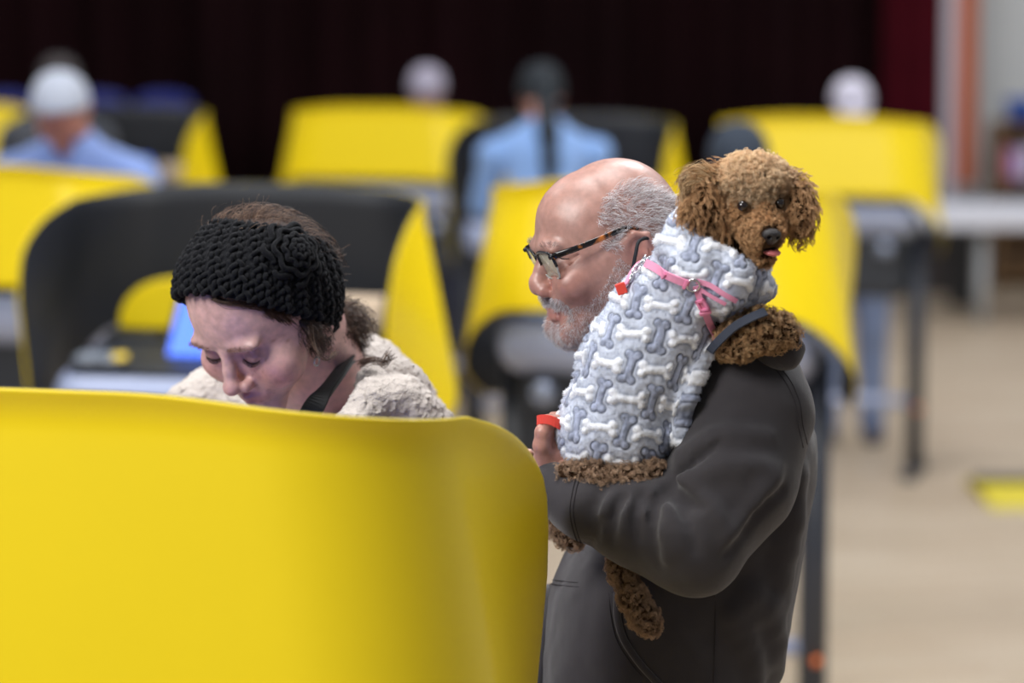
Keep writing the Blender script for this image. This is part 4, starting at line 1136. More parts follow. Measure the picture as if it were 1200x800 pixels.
def bones(P):
    u, v = coat_uv(P); u = u + 2.2 * vnoise(P, 45); v = v + 2.2 * vnoise(P + 5, 45)
    q = np.stack([u - 735, v - 467], 1) @ LI.T; b = np.floor(q)
    dw = np.full(len(P), 99.0); dgr = np.full(len(P), 99.0)
    for i in (-1, 0, 1, 2):
        for j in (-1, 0, 1, 2):
            c = (b + [i, j]) @ np.stack([e1, e2], 0)
            for off, ang, white in ((np.zeros(2), math.radians(8), True), (e1 / 2, math.radians(-74), False)):
                X = u - 735 - c[:, 0] - off[0]; Y = v - 467 - c[:, 1] - off[1]
                ca, sa = math.cos(ang), math.sin(ang); x = X * ca + Y * sa; y = -X * sa + Y * ca
                d = np.abs(y) - 4.6; d = np.maximum(d, np.abs(x) - 15)
                for sx in (-1, 1):
                    for sy in (-1, 1): d = smin(d, np.hypot(x - sx * 15.5, y - sy * 4.8) - 5.2, 2.5)
                if white: dw = np.minimum(dw, d)
                else: dgr = np.minimum(dgr, d)
    return dw, dgr
def coat_col(P):
    dw, dgr = bones(P); n = vnoise(P, 260)[:, None]; n2 = vnoise(P, 110)[:, None]
    base = hx(206, 213, 228); c = base * (1 + .16 * n + .14 * n2)
    w = sm(-dw, -1.5, 1.5)[:, None]; g = sm(-dgr, -1, 1.2)[:, None]
    c = c * (1 - g) + hx(168, 176, 198) * (1 + .32 * n + .22 * n2) * g
    c = c * (1 - w) + hx(244, 247, 253) * (1 + .02 * n) * w
    o = np.exp(-(dgr / 1.15) ** 2)[:, None] * (1 - w) * (.8 + .4 * n2); c = c * (1 - o * .9) + hx(52, 58, 80) * o * .9
    o = np.exp(-((dw - 1.2) / 1.2) ** 2)[:, None] * .35; c = c * (1 - o) + hx(128, 138, 162) * o
    return np.clip(c, 0, 1)
Vc, Fc = surfnet(coat0, W(625, 590, 3.3) - [0, .02, 0], W(925, 225, 3.6) + [0, .0, 0], .0016)
Nc = vnormals(Vc, Fc)
dw, dgr = bones(Vc)
hgt = .0026 * sm(-dw, -1.5, 3) - .0012 * np.exp(-(dw / 1.6) ** 2) + .0006 * sm(-dgr, -1, 3) - .0012 * np.exp(-(dgr / 1.4) ** 2) + .0009 * vnoise(Vc, 190) + .0016 * vnoise(Vc, 60)
ccol = coat_col(Vc)
Vc2 = Vc + Nc * hgt[:, None]
M_coat = colmat('coat_fleece', .95, .1, sheen=.4, bump=.5, bscale=1500)
coat = mesh_np('coat', Vc2, Fc, M_coat, dog, True, ccol)
def coat_d(P): return coat0(P) - .0018
# pile of the fleece
near = lambda C: C[:, 1] < 3.47
Pf, Nf = sample(Vc2, Fc, 34000, near)
_d = bones(Pf); _k = (np.abs(_d[1]) > 2.2) | (_d[0] < 0); Pf = Pf[_k]; Nf = Nf[_k]
cf = coat_col(Pf) * RNG.uniform(.86, 1.14, (len(Pf), 1))
cmb = unit(np.array([[0, -.1, -.8]]) + RNG.normal(0, .5, Pf.shape))
strands('coat_pile', curl(Pf, Nf, cmb, RNG.uniform(.0014, .0026, len(Pf)), 4, np.full(len(Pf), .0003), np.full(len(Pf), .6), RNG.uniform(0, 6.28, len(Pf)), .9), .0002 * np.array([1, .9, .7, .4]), cf, M_coat, coat)
M_band = plain('coat_band', lin(48, 54, 68), .8, bump=.3, bscale=900)
def coat_leg(P): return np.minimum(coat_d(P), legs(P, ('fore',)) - .010)
ribbon('coat_binding', coat_leg, [(832, 412), (846, 397), (862, 383), (882, 372), (897, 366)], .011, .0022, M_band, coat, .001, 24)
# ------------------------------------------------------------ harness and leash
M_pink = plain('webbing_pink', lin(232, 150, 182), .7, bump=.5, bscale=1600); M_pinkp = plain('buckle_pink', lin(236, 140, 178), .35)
M_steel = plain('steel', (.62, .62, .64), .22, metal=1.0); M_red = plain('strap_red', lin(238, 74, 60), .6, bump=.3, bscale=1500)
har = empty('pet_harness', tuple(W(812, 331, 3.36))); tag(har, 'pink webbing harness worn over the dog\'s fleece coat', 'harness')
ribbon('back_strap', coat_d, [(759, 309), (772, 316), (790, 325), (808, 332)], .0098, .0016, M_pink, har, .0022, 26)
ribbon('side_strap', coat_d, [(816, 334), (822, 350), (829, 372), (835, 392), (838, 410)], .0085, .0016, M_pink, har, .0022, 26)
ribbon('neck_strap', coat_d, [(816, 329), (832, 334), (846, 343), (862, 352)], .0060, .0016, M_pink, har, .0015, 22)
ribbon('neck_strap', coat_d, [(820, 337), (834, 346), (850, 355)], .0045, .0014, M_pink, har, .0022, 18)
ribbon('back_strap', coat_d, [(754, 306), (744, 318), (737, 332), (731, 342)], .0065, .0014, M_pink, har, .0030, 18)
def onsurf(f, x, y, lift): P = ray(f, [x], [y]); N = grad(f, P); return P[0] + N[0] * lift, N[0]
def torus(mb, c, n, R, r, sx=1.0, m=24, k=8, up=(0, 0, 1)):
    a = np.cross(n, up); a = a / np.linalg.norm(a); b = np.cross(a, n); pts = [c + a * math.cos(2 * PI * i / m) * R * sx + b * math.sin(2 * PI * i / m) * R for i in range(m + 1)]
    return mb.tube(pts, r, k, cap=False)
def plate(name, x, y, ang, w, h, th, mat, parent, lift, hole=0.0):
    c, n = onsurf(coat_d, x, y, lift); t = RGT * math.cos(ang) - np.array([0, 0, 1]) * math.sin(ang); t = t - n * (t @ n); t /= np.linalg.norm(t); s = np.cross(n, t)
    M = Matrix([[t[i], s[i], n[i]] for i in range(3)])
    mb = MB()
    if hole:
        for sx, sy, a, b in ((-1, 0, hole, h), (1, 0, hole, h), (0, -1, w, hole), (0, 1, w, hole)):
            o = t * sx * (w - hole) + s * sy * (h - hole); mb.box(tuple(c + o), (a, b, th), M)
    else: mb.box(tuple(c), (w, h, th), M)
    return bevel(mb.build(name, mat, parent), .0006, 2)
plate('slider', 782, 322, math.radians(25), .0022, .0066, .0016, M_pinkp, har, .0046)
plate('slider', 804.5, 331, math.radians(25), .0020, .0062, .0016, M_pinkp, har, .0046)
plate('buckle', 825, 355, math.radians(72), .0075, .0062, .0018, M_pinkp, har, .0046, .0016)
plate('buckle', 827, 363, math.radians(72), .0022, .0068, .0020, M_pinkp, har, .0046)
c, n = onsurf(coat_d, 812.5, 332.5, .0042); torus(MB(), c, n, .0072, .0012).build('ring', M_steel, har, True)
lea = empty('leash', tuple(W(745, 325, 3.36))); tag(lea, 'red leash with a steel clip hooked to the pink harness', 'leash')
c, n = onsurf(coat_d, 757, 306, .004)
torus(MB(), c, n, .0062, .0009).build('ring', M_steel, lea, True); torus(MB(), c + [.002, -.001, 0], unit(n + [.4, 0, .2]), .0068, .0009).build('ring', M_steel, lea, True)
p0 = onsurf(coat_d, 754, 310, .004)[0]; p1 = onsurf(coat_d, 744, 325, .005)[0]; p2 = W(735, 337, p1[1] + .004)
ax = unit(p2 - p0); sd = unit(np.cross(ax, FWD))
MB().tube(resample([p0, p0 + ax * .006 + sd * .0034, (p0 + p1) / 2 + sd * .0036, p1 + sd * .001, p2], 20), .0011, 8).build('snap_clip', M_steel, lea, True)
MB().tube(resample([p0, p0 + ax * .006 - sd * .003, (p0 + p1) / 2 - sd * .0030, p1 - sd * .001, p2], 20), .0011, 8).build('snap_clip', M_steel, lea, True)
MB().tube([p1, p2], .0022, 10).build('swivel', M_steel, lea, True)
def strip(name, pts, w, th, mat, parent, wdir=(0, 0, 1), n=24):
    P = resample(pts, n); T = unit(np.gradient(P, axis=0)); V = []; F = []
    Wd = np.tile(np.array(wdir, float), (n, 1)); S = unit(Wd - T * (Wd * T).sum(1, keepdims=True)); Nn = np.cross(T, S)
    for i in range(n):
        for a, b in ((-1, -1), (1, -1), (1, 1), (-1, 1)): V.append(P[i] + S[i] * a * w / 2 + Nn[i] * b * th / 2)
    for i in range(n - 1):
        for k in range(4): F.append((i * 4 + k, (i + 1) * 4 + k, (i + 1) * 4 + (k + 1) % 4, i * 4 + (k + 1) % 4))
    F += [(3, 2, 1, 0), tuple((n - 1) * 4 + k for k in range(4))]
    return mesh_py(name, V, F, mat, parent)
rc_ = W(728, 338, p2[1] - .010); Mr = Matrix.Rotation(math.radians(-20), 3, 'Y')
bevel(MB().box(tuple(rc_), (.0058, .0035, .0066), Mr).build('red_stopper', M_red, lea), .0012)
strip('strap', [W(727, 345, p2[1] + .010), W(715, 375, 3.48), W(690, 430, 3.49), W(662, 480, 3.475), W(655, 489, 3.455)], .009, .002, M_red, lea)
strip('strap', [W(668, 503, 3.445), W(655, 497, 3.420), W(645, 492, 3.418), W(634, 491, 3.424), W(630, 493, 3.44), W(634, 495, 3.455)], .0105, .0022, M_red, lea)
# ------------------------------------------------------------ generic head outline, in metres (forward, up)
GP = [(.088, .002), (.090, .020), (.086, .042), (.072, .068), (.045, .088), (.005, .097), (-.045, .090), (-.082, .058), (-.097, .010), (-.091, -.035), (-.070, -.066), (-.035, -.084), (.015, -.100), (.055, -.117), (.074, -.120), (.083, -.110), (.082, -.096), (.086, -.083), (.0885, -.073), (.085, -.062), (.082, -.045), (.080, -.025), (.083, -.010)]
GW = [.064, .065, .067, .071, .075, .077, .078, .078, .077, .072, .066, .062, .055, .044, .042, .044, .048, .053, .056, .060, .066, .068, .066]
def gen_tables():
    L = np.array(GP); th = np.arctan2(L[:, 1], L[:, 0]); R = np.hypot(L[:, 0], L[:, 1]); o = np.argsort(th); th = th[o]; R = R[o]; w = np.array(GW)[o]
    g = np.linspace(-PI, PI, 241); tt = np.r_[th - 2 * PI, th, th + 2 * PI]
    r = np.interp(g, tt, np.r_[R, R, R]); w = np.interp(g, tt, np.r_[w, w, w])
    for _ in range(4): r = (np.roll(r[:-1], 1) + 2 * r[:-1] + np.roll(r[:-1], -1)) / 4; r = np.r_[r, r[0]]
    return g, r, w
GT = gen_tables()
def gen_head(q, eyes_open=False, fine=True):
    d = head_base(q, GT[0], GT[1], GT[2], .078, 2.3)
    a = q.copy(); a[:, 1] = np.abs(a[:, 1])
    d = smax(d, -ell(a, (.094, .031, -.014), (.014, .019, .012)), .014)
    d = smin(d, ell(a, (.078, .030, .006), (.011, .022, .006)), .012)
    d = smin(d, ell(a, (.060, .046, -.040), (.020, .018, .016)), .022)
    d = smin(d, ell(a, (.0705, .031, -.016), (.0125, .0145, .012)), .004)
    if fine:
        d = smax(d, -chain(a, [(.080, .019, -.020), (.0845, .031, -.0235), (.078, .044, -.019)], [.0010, .0012, .0008], .001), .002)
        d = smax(d, -chain(a, [(.083, .020, -.006), (.086, .031, -.0035), (.080, .044, -.008)], [.0009, .0009, .0008], .001), .003)
        d = smax(d, -seg(a, (.088, .021, -.052), (.080, .034, -.074), .0014, .0012), .007)
    d = smin(d, chain(q, [(.085, 0, -.008), (.093, 0, -.028), (.101, 0, -.044)], [.0060, .0072, .0085], .006), .010)
    d = smin(d, ell(q, (.1035, 0, -.048), (.0095, .0105, .0088)), .008)
    d = smin(d, ell(a, (.091, .0135, -.053), (.0105, .0066, .0078)), .006)
    if fine: d = smax(d, -ell(a, (.098, .0068, -.0595), (.0055, .0032, .0042)), .002)
    d = smin(d, chain(q, [(.080, -.021, -.077), (.090, 0, -.074), (.080, .021, -.077)], [.0026, .0046, .0026], .004), .004)
    d = smin(d, chain(q, [(.080, -.020, -.083), (.088, 0, -.085), (.080, .020, -.083)], [.003, .0054, .003], .004), .004)
    d = smin(d, ell(q, (.066, 0, -.110), (.014, .018, .012)), .016)
    d = smin(d, ear_sdf(q, (-.006, .0735, -.022), 1, 1.0, -.1), .006)
    d = smin(d, ear_sdf(q, (-.006, -.0735, -.022), -1, 1.0, -.1), .006)
    return d
# ------------------------------------------------------------ the woman with the headband
wo = empty('person', (W(390, 500, 3.95)[0], 3.95, 0)); tag(wo, 'person looking down in a black crocheted headband and cream fleece, behind the nearest booth', 'person')
yw, pt = math.radians(37), math.radians(38); SW = 1.0
Fw = np.array([-math.sin(yw) * math.cos(pt), -math.cos(yw) * math.cos(pt), -math.sin(pt)])
wh = Frame(W(304, 355, 3.68), Fw, (0, 0, 1))
AXB = np.array([-.817, 0, .577], np.float32)
def w_head(P):
    q = wh.loc(P) / SW; q[:, 1] /= 1.05
    d = gen_head(q); a = q.copy(); a[:, 1] = np.abs(a[:, 1])
    d = smin(d, ell(a, (.052, .044, -.052), (.024, .024, .024)), .02)
    q0 = wh.loc(P) / SW; k = head_base(q0, GT[0], GT[1], GT[2], .078, 2.3) - .0035
    return np.maximum(d, np.minimum(k, q0 @ AXB + .013)) * SW
NK = [wh.wor(np.array([-.045, 0, -.055]) * SW), W(372, 432, 3.80), W(398, 490, 3.88)]
def w_neck(P): return chain(P, NK, [.056, .054, .062], .03)
def w_skin(P): return smin(w_head(P), w_neck(P), .022)
def w_col(V, F):
    q = wh.loc(V.astype(np.float32)).astype(float) / SW
    c = np.tile(hexc(214, 172, 166), (len(V), 1))
    def blob(ctr, r, col, amt):
        k = np.exp(-(((q - np.array(ctr)) / np.array(r)) ** 2).sum(1))[:, None] * amt; c[:] = c * (1 - k) + hexc(*col) * k
    for s in (-1, 1):
        blob((.07, .048 * s, -.048), (.03, .024, .022), (198, 126, 122), .75)
        blob((.082, .031 * s, -.016), (.014, .018, .010), (176, 124, 124), .55)
        blob((.084, .031 * s, -.0235), (.012, .014, .0020), (52, 34, 34), .8)
        blob((.084, .032 * s, .0075), (.012, .019, .0038), (126, 92, 84), .55)
    blob((.104, 0, -.05), (.014, .015, .012), (200, 128, 118), .6)
    blob((.085, 0, -.079), (.014, .022, .008), (178, 92, 94), .8)
    r = np.random.default_rng(9)
    for _ in range(70):
        s = r.choice([-1, 1], p=[.25, .75]); l = r.uniform(.012, .072) * s; u = r.uniform(-.085, -.005); f = .092 - abs(l) * .55
        k = r.uniform(.0010, .0026); blob((f, l, u), (.02, k, k), (146, 96, 84), r.uniform(.3, .7))
    return c
Vw, Fw_ = surfnet(w_skin, wh.O - [.15, .16, .17], wh.O + [.19, .28, .13], .0021)
# inner body: torso, arms and hands
TQ = W(385, 520, 3.95); SL, SR = W(462, 505, 3.80), W(268, 500, 4.03)
EL, ER = SL + [-.02, -.10, -.30], SR + [-.06, -.06, -.30]
HL, HR = np.array([W(395, 500, 3.58)[0], 3.58, 1.20]), np.array([W(290, 500, 3.60)[0], 3.60, 1.20])
def hand_simple(P, w, d0, side):
    """palm, four fingers and thumb; d0 = pointing direction"""
    d0 = d0 / np.linalg.norm(d0); s = np.cross(d0, [0, 0, 1]); s = s / np.linalg.norm(s)
    d = seg(P, w, w + d0 * .07, .022, .026)
    d = smin(d, seg(P, w + d0 * .045 - s * .018, w + d0 * .065 + s * .018, .018, .016), .01)
    for k in range(4):
        b = w + d0 * .08 + s * (-.027 + .018 * k); L = (.030, .036, .034, .026)[k]
        d = smin(d, chain(P, [b, b + d0 * L + [0, 0, -.004], b + d0 * L * 1.6 + [0, 0, -.020]], [.0095, .0085, .007], .004), .004)
    t = w + d0 * .025 + s * side * .022
    return smin(d, chain(P, [t, t + s * side * .026 + d0 * .022, t + s * side * .032 + d0 * .048 + [0, 0, -.008]], [.012, .010, .008], .005), .006)
def w_inner(P):
    d = chain(P, [TQ + [0, 0, .02], TQ + [.02, .03, -.25], TQ + [.03, .04, -.48]], [.11, .11, .13], .05)
    d = smin(d, seg(P, SL, SR, .045, .045), .04)
    for S, E, H in ((SL, EL, HL), (SR, ER, HR)): d = smin(d, chain(P, [S, E, H], [.045, .036, .026], .02), .02)
    for s in (-1, 1):
        hp_ = TQ + [.03 + s * .06, .04 - s * .05, -.55]; d = smin(d, chain(P, [hp_, (hp_[0] - .01, hp_[1] - .02, .5), (hp_[0], hp_[1], .08)], [.085, .055, .042], .03), .03)
    d = smin(d, hand_simple(P, HL, np.array([-.25, -.9, -.1]), -1), .01)
    return smin(d, hand_simple(P, HR, np.array([-.2, -.9, -.1]), 1), .01)
Vi, Fi = surfnet(w_inner, TQ - [.36, .62, 1.42], TQ + [.32, .32, .14], .009)
join_body([(Vw, Fw_, w_col(Vw, Fw_)), (Vi, Fi, np.tile(hexc(206, 160, 150), (len(Vi), 1)))], wo)
# fleece
def fleece(P):
    d = chain(P, [TQ + [0, 0, .0], TQ + [.02, .03, -.25], TQ + [.03, .04, -.50]], [.155, .15, .165], .06)
    d = smin(d, chain(P, [SL + [0, 0, -.015], (SL + SR) / 2 + [.0, 0, .0], SR + [0, 0, -.01]], [.075, .07, .07], .04), .05)
    for S, E, H in ((SL, EL, HL), (SR, ER, HR)): d = smin(d, chain(P, [S + [0, 0, -.02], E, E * .25 + H * .75], [.072, .060, .045], .03), .03)
    # thrown-back collar and hood rolls
    d = smin(d, chain(P, [W(425, 490, 3.66), W(444, 452, 3.72), W(460, 446, 3.74), W(478, 460, 3.75), W(490, 492, 3.73)], [.020, .024, .027, .026, .026], .02), .012)
    d = smin(d, chain(P, [W(412, 500, 3.63), W(440, 470, 3.665), W(470, 468, 3.68), W(496, 492, 3.68)], [.022, .024, .026, .026], .02), .010)
    d = smin(d, chain(P, [W(392, 428, 3.88), W(406, 432, 3.88), W(425, 448, 3.84)], [.010, .014, .018], .02), .02)
    d = smin(d, chain(P, [W(222, 478, 3.90), W(255, 462, 3.93), W(300, 452, 3.97)], [.032, .034, .030], .02), .03)
    n = vnoise(P, 42) * .003 + np.abs(vnoise(P, 210)) * -.0055 + vnoise(P, 320) * .0012
    d = d + n
    return smax(d, -smin(w_neck(P) - .010, chain(P, [W(372, 470, 3.74), W(420, 430, 3.76)], [.040, .022], .02), .03), .008)
M_flc = plain('fleece_cream', lin(196, 187, 180), .95, spec=.1, sheen=.1, bump=1.0, bscale=420, noise=.05, nscale=90)
sdf_obj('fleece_jacket', fleece, TQ - [.36, .60, .62], TQ + [.34, .30, .20], .0029, M_flc, wo)
def w_tr(P):
    d = None
    for s in (-1, 1):
        hp_ = TQ + [.03 + s * .06, .04 - s * .05, -.55]; e = chain(P, [hp_, (hp_[0] - .01, hp_[1] - .02, .5), (hp_[0], hp_[1], .10)], [.105, .075, .058], .03); d = e if d is None else smin(d, e, .03)
    return d
sdf_obj('trousers', w_tr, TQ - [.2, .2, 1.40], TQ + [.26, .3, -.4], .014, M_trs, wo)
for s in (-1, 1):
    hp_ = TQ + [.03 + s * .06, .04 - s * .05, 0]; c = (hp_[0], hp_[1], .001)
    sdf_obj('shoe', lambda P: shoe_sdf(P, c, math.atan2(-math.cos(yw), -math.sin(yw))), (c[0] - .2, c[1] - .2, -.02), (c[0] + .2, c[1] + .2, .16), .008, M_shoe, wo)
# headband: rows of crochet on the head surface
AX = np.array([-.817, 0, .577]); B1 = np.array([.577, 0, .817]); B2 = np.array([0, 1.0, 0])
def skull(q): return head_base(q, GT[0], GT[1], GT[2], .078, 2.3)
def band_pt(phi, h, lift=0.0):
    """point on the head surface (metres, local) at angle phi round the band axis and height h"""
    phi = np.asarray(phi, float); h = np.broadcast_to(np.asarray(h, float), phi.shape)
    o = AX[None] * h[:, None] + B1[None] * .012; d = B1[None] * np.cos(phi)[:, None] + B2[None] * np.sin(phi)[:, None]
    lo = np.zeros(len(phi)); hi = np.full(len(phi), .14)
    for _ in range(22):
        m = (lo + hi) / 2; v = skull((o + d * m[:, None]).astype(np.float32)) < .004
        lo = np.where(v, m, lo); hi = np.where(v, hi, m)
    P = o + d * lo[:, None]; N = np.zeros_like(P); e = .003
    for a in range(3):
        u = np.zeros(3); u[a] = e; N[:, a] = skull((P + u).astype(np.float32)) - skull((P - u).astype(np.float32))
    N = unit(N); return P + N * np.broadcast_to(np.asarray(lift, float), phi.shape)[:, None], N
M_yarn = plain('yarn_black', (.0045, .0050, .0075), .85, spec=.2, sheen=.04, bump=1.0, bscale=900)
H0, H1 = -.012, .080
NP, NR = 150, 14
ph = np.linspace(0, 2 * PI, NP, endpoint=False); Vb = []
for j in range(NR): Vb.append(band_pt(ph, H0 + (H1 - H0) * j / (NR - 1), .003 + .004 * math.sin(PI * j / (NR - 1)))[0])
Vb = wh.wor(np.concatenate(Vb) * SW); Fb = [[j * NP + i, j * NP + (i + 1) % NP, (j + 1) * NP + (i + 1) % NP, (j + 1) * NP + i] for j in range(NR - 1) for i in range(NP)]
hb = mesh_np('headband', Vb, np.array(Fb), M_yarn, wo); s_ = hb.modifiers.new('s', 'SOLIDIFY'); s_.thickness = .004; s_.offset = 1
rows_ = 11; K_ = 760
for r in range(rows_):
    t = np.linspace(0, 2 * PI, K_); n = 44 if r % 2 else 44
    h = H0 + (H1 - H0) * (r + .5) / rows_
    off = .5 * r
    hh = h + .0046 * np.sin(n * t + off * PI) + .0012 * np.sin(3 * t + r)
    lift = .0085 + .0030 * np.cos(2 * (n * t + off * PI) + .9) + .0022 * np.sin(n * t * .5 + r)
    P, N = band_pt(t + .030 * np.sin(2 * n * t + 1.2) * .6, hh, lift)
    MB().tube(list(wh.wor(P * SW)), .0034, 6, cap=False).build('crochet_row', M_yarn, hb, True)
# crocheted rose
def band_s(P):
    q = wh.loc(P) / SW; return (skull(q) - .013) * SW
rc, rn = ray(band_s, [343], [297]), None
rn = grad(band_s, rc)[0]; rc = rc[0]
ta = unit(np.cross(rn, [0, 0, 1])); tb = np.cross(ta, rn)
def rose(Rr, lift, wav, nw, rr, a0, a1, nseg=60):
    pts = []
    for i in range(nseg):
        a = a0 + (a1 - a0) * i / (nseg - 1); R = Rr + wav * math.sin(nw * a)
        p = rc + ta * math.cos(a) * R + tb * math.sin(a) * R
        d = float(ev(band_s, np.array([p], np.float32))[0]); p = p + rn * (lift - d)
        pts.append(p)
    return pts
fl = None
for (Rr, lift, wav, nw, rr) in ((.0035, .018, .001, 3, .0036), (.0105, .0175, .0016, 7, .0036), (.0190, .0140, .0022, 9, .0036), (.0285, .0100, .0026, 7, .0036)):
    o = MB().tube(rose(Rr, lift, wav, nw, rr, 0, 2 * PI), rr, 7, cap=False).build('flower' if fl is None else 'petal_row', M_yarn, hb if fl is None else hb, True)
    fl = o
for k in range(7):
    a = 2 * PI * k / 7; o = MB().tube(rose(.0365, .0045, .0045, 7, .004, a - .36, a + .36, 16), [.0032 + .0012 * math.sin(PI * i / 15) for i in range(16)], 7).build('petal', M_yarn, hb, True)
# hair
M_wh = colmat('brown_hair', .45, .4)
brn = [hexc(70, 48, 38), hexc(92, 66, 50), hexc(54, 38, 32), hexc(118, 88, 68), hexc(140, 116, 100)]
def hcap(P):
    q = wh.loc(P) / SW
    d = skull(q) - .003
    s = q @ AX.astype(np.float32)
    return smax(d, -(s - .066), .004) * SW
capo, Vcp, Fcp = sdf_obj('hair', hcap, wh.O - .14, wh.O + .14, .004, plain('hair_base', lin(58, 42, 36), .6), wo)
def wor(q): return wh.wor(np.asarray(q) * SW)
n = 1500; P, N = sample(Vcp, Fcp, n, lambda C: (wh.loc(C.astype(np.float32)) @ AX.astype(np.float32)) / SW > .06)
cmb = unit(wh.L[None] * .2 - wh.F[None] * .9 - wh.U[None] * .1 + np.array([[.5, 0, 0]]) + RNG.normal(0, .25, P.shape))
cc = np.array(brn)[RNG.integers(0, 5, n)] * RNG.uniform(.7, 1.1, (n, 1))
strands('hair_strands', curl(P, N, unit(cmb - N * (cmb * N).sum(1, keepdims=True)), RNG.uniform(.02, .045, n), 9, np.full(n, .0010), RNG.uniform(.3, 1, n), RNG.uniform(0, 6, n), .02, grav=.25), .00024, cc, M_wh, wo)
# flyaways
n = 130; k = RNG.integers(0, len(P), n)
strands('flyaway_hair', curl(P[k], N[k], unit(RNG.normal(0, .5, (n, 3)) + [[.3, 0, .1]]), RNG.uniform(.015, .038, n), 12, RNG.uniform(.001, .006, n), RNG.uniform(.3, 1.2, n), RNG.uniform(0, 6, n), .8), .00013, np.array(brn)[RNG.integers(2, 5, n)] * 1.2, M_wh, wo)
# hairline below the band, swept back to the ear; and the bun behind
def sweep(name, guides, n, wid, hr=.0012, K=18, rad=.00026, tn=1.2, cols=None):
    cols = brn if cols is None else cols
    g = [resample(np.array([W(*p) for p in gd]), K) for gd in guides]; g = np.array(g)
    m = len(g); u = RNG.random(n) * (m - 1); i = np.minimum(u.astype(int), m - 2); f = (u - i)[:, None, None]
    pa = g[i] * (1 - f) + g[i + 1] * f
    o = RNG.normal(0, wid, (n, 1, 3)); ph_ = RNG.uniform(0, 6.28, n); t = np.linspace(0, 1, K)
    wv = np.stack([np.sin(2 * PI * tn * t[None] + ph_[:, None]), np.cos(2 * PI * tn * t[None] * .7 + ph_[:, None]), np.cos(2 * PI * tn * t[None] + ph_[:, None])], -1) * hr
    c_ = np.array(cols)[RNG.integers(0, len(cols), n)] * RNG.uniform(.6, 1.1, (n, 1))
    return strands(name, pa + o + wv, rad, c_, M_wh, wo)
def hs(x, y): p = ray(lambda Q: w_head(Q) - .003, [x], [y])[0]; return p
def guide(pts): return [hs(*p) for p in pts]
def sweep3(name, gl_, n, wid, **k):
    global W
    W0 = W; W = lambda *p: np.array(p); r = sweep(name, gl_, n, wid, **k); W = W0; return r
HL1 = guide([(248, 350), (262, 357), (285, 360), (315, 364)]); HL2 = guide([(310, 362), (332, 370), (350, 380), (366, 394)]); HL3 = guide([(325, 366), (346, 382), (360, 398), (370, 416)])
sweep3('hairline', [HL1, [p + UPV * .006 for p in HL1]], 70, .0012, hr=.0015, rad=.00018)
sweep3('hairline', [HL2, HL3, [p + RGT * .010 + FWD * .006 for p in HL3]], 1300, .0030, hr=.0016)
_sh = [ray(w_head, [x], [y])[0] for x, y in ((352, 376), (360, 380), (367, 388), (370, 398), (374, 408))]
so_, Vso, Fso = sdf_obj('side_hair', lambda P: smin(chain(P, _sh, [.003, .007, .008, .006, .003], .01), seg(P, _sh[1] + [.010, .008, .020], _sh[2], .008, .008), .01), _sh[2] - .06, _sh[2] + .07, .003, plain('hair_base3', lin(44, 32, 27), .6), wo)
n = 700; P, N = sample(Vso, Fso, n, lambda C: C[:, 2] < _sh[1][2] + .004); cmb = unit(np.array([[.45, 0, -1.0]]) + RNG.normal(0, .2, P.shape))
strands('side_hair_strands', curl(P, N, unit(cmb - N * (cmb * N).sum(1, keepdims=True)), RNG.uniform(.010, .022, n), 10, np.full(n, .0010), RNG.uniform(.4, 1.1, n), RNG.uniform(0, 6, n), .04), .00026, np.array(brn)[RNG.integers(0, 3, n)] * RNG.uniform(.6, 1.1, (n, 1)), M_wh, wo)
def bunf(P): return chain(P, [W(372, 385, 3.76), W(392, 385, 3.79), W(408, 380, 3.80), W(410, 402, 3.80)], [.022, .021, .014, .008], .01)
bo, Vbn, Fbn = sdf_obj('hair_bun', bunf, W(340, 440, 3.70), W(440, 350, 3.9), .003, plain('hair_base2', lin(50, 36, 30), .6), wo)
n = 2600; P, N = sample(Vbn, Fbn, n); cmb = unit(np.array([[.7, 0, -.5]]) + RNG.normal(0, .35, P.shape))
strands('bun_strands', curl(P, N, unit(cmb - N * (cmb * N).sum(1, keepdims=True)), RNG.uniform(.014, .030, n), 12, np.full(n, .0022), RNG.uniform(.5, 1.3, n), RNG.uniform(0, 6, n), .05), .00028, np.array(brn)[RNG.integers(0, 4, n)] * .8 * RNG.uniform(.7, 1.2, (n, 1)), M_wh, wo)
sweep('loose_lock', [[(360, 378, 3.62), (365, 398, 3.615), (374, 415, 3.61), (384, 419, 3.62), (391, 410, 3.63)], [(368, 380, 3.62), (369, 400, 3.615), (377, 417, 3.61), (387, 422, 3.62), (396, 413, 3.64)]], 22, .0016, hr=.0015)
sweep('loose_lock', [[(420, 425, 3.70), (436, 419, 3.69), (448, 423, 3.68), (455, 412, 3.68)], [(424, 428, 3.70), (440, 424, 3.69), (452, 428, 3.68), (462, 420, 3.68)]], 50, .0022, hr=.002)
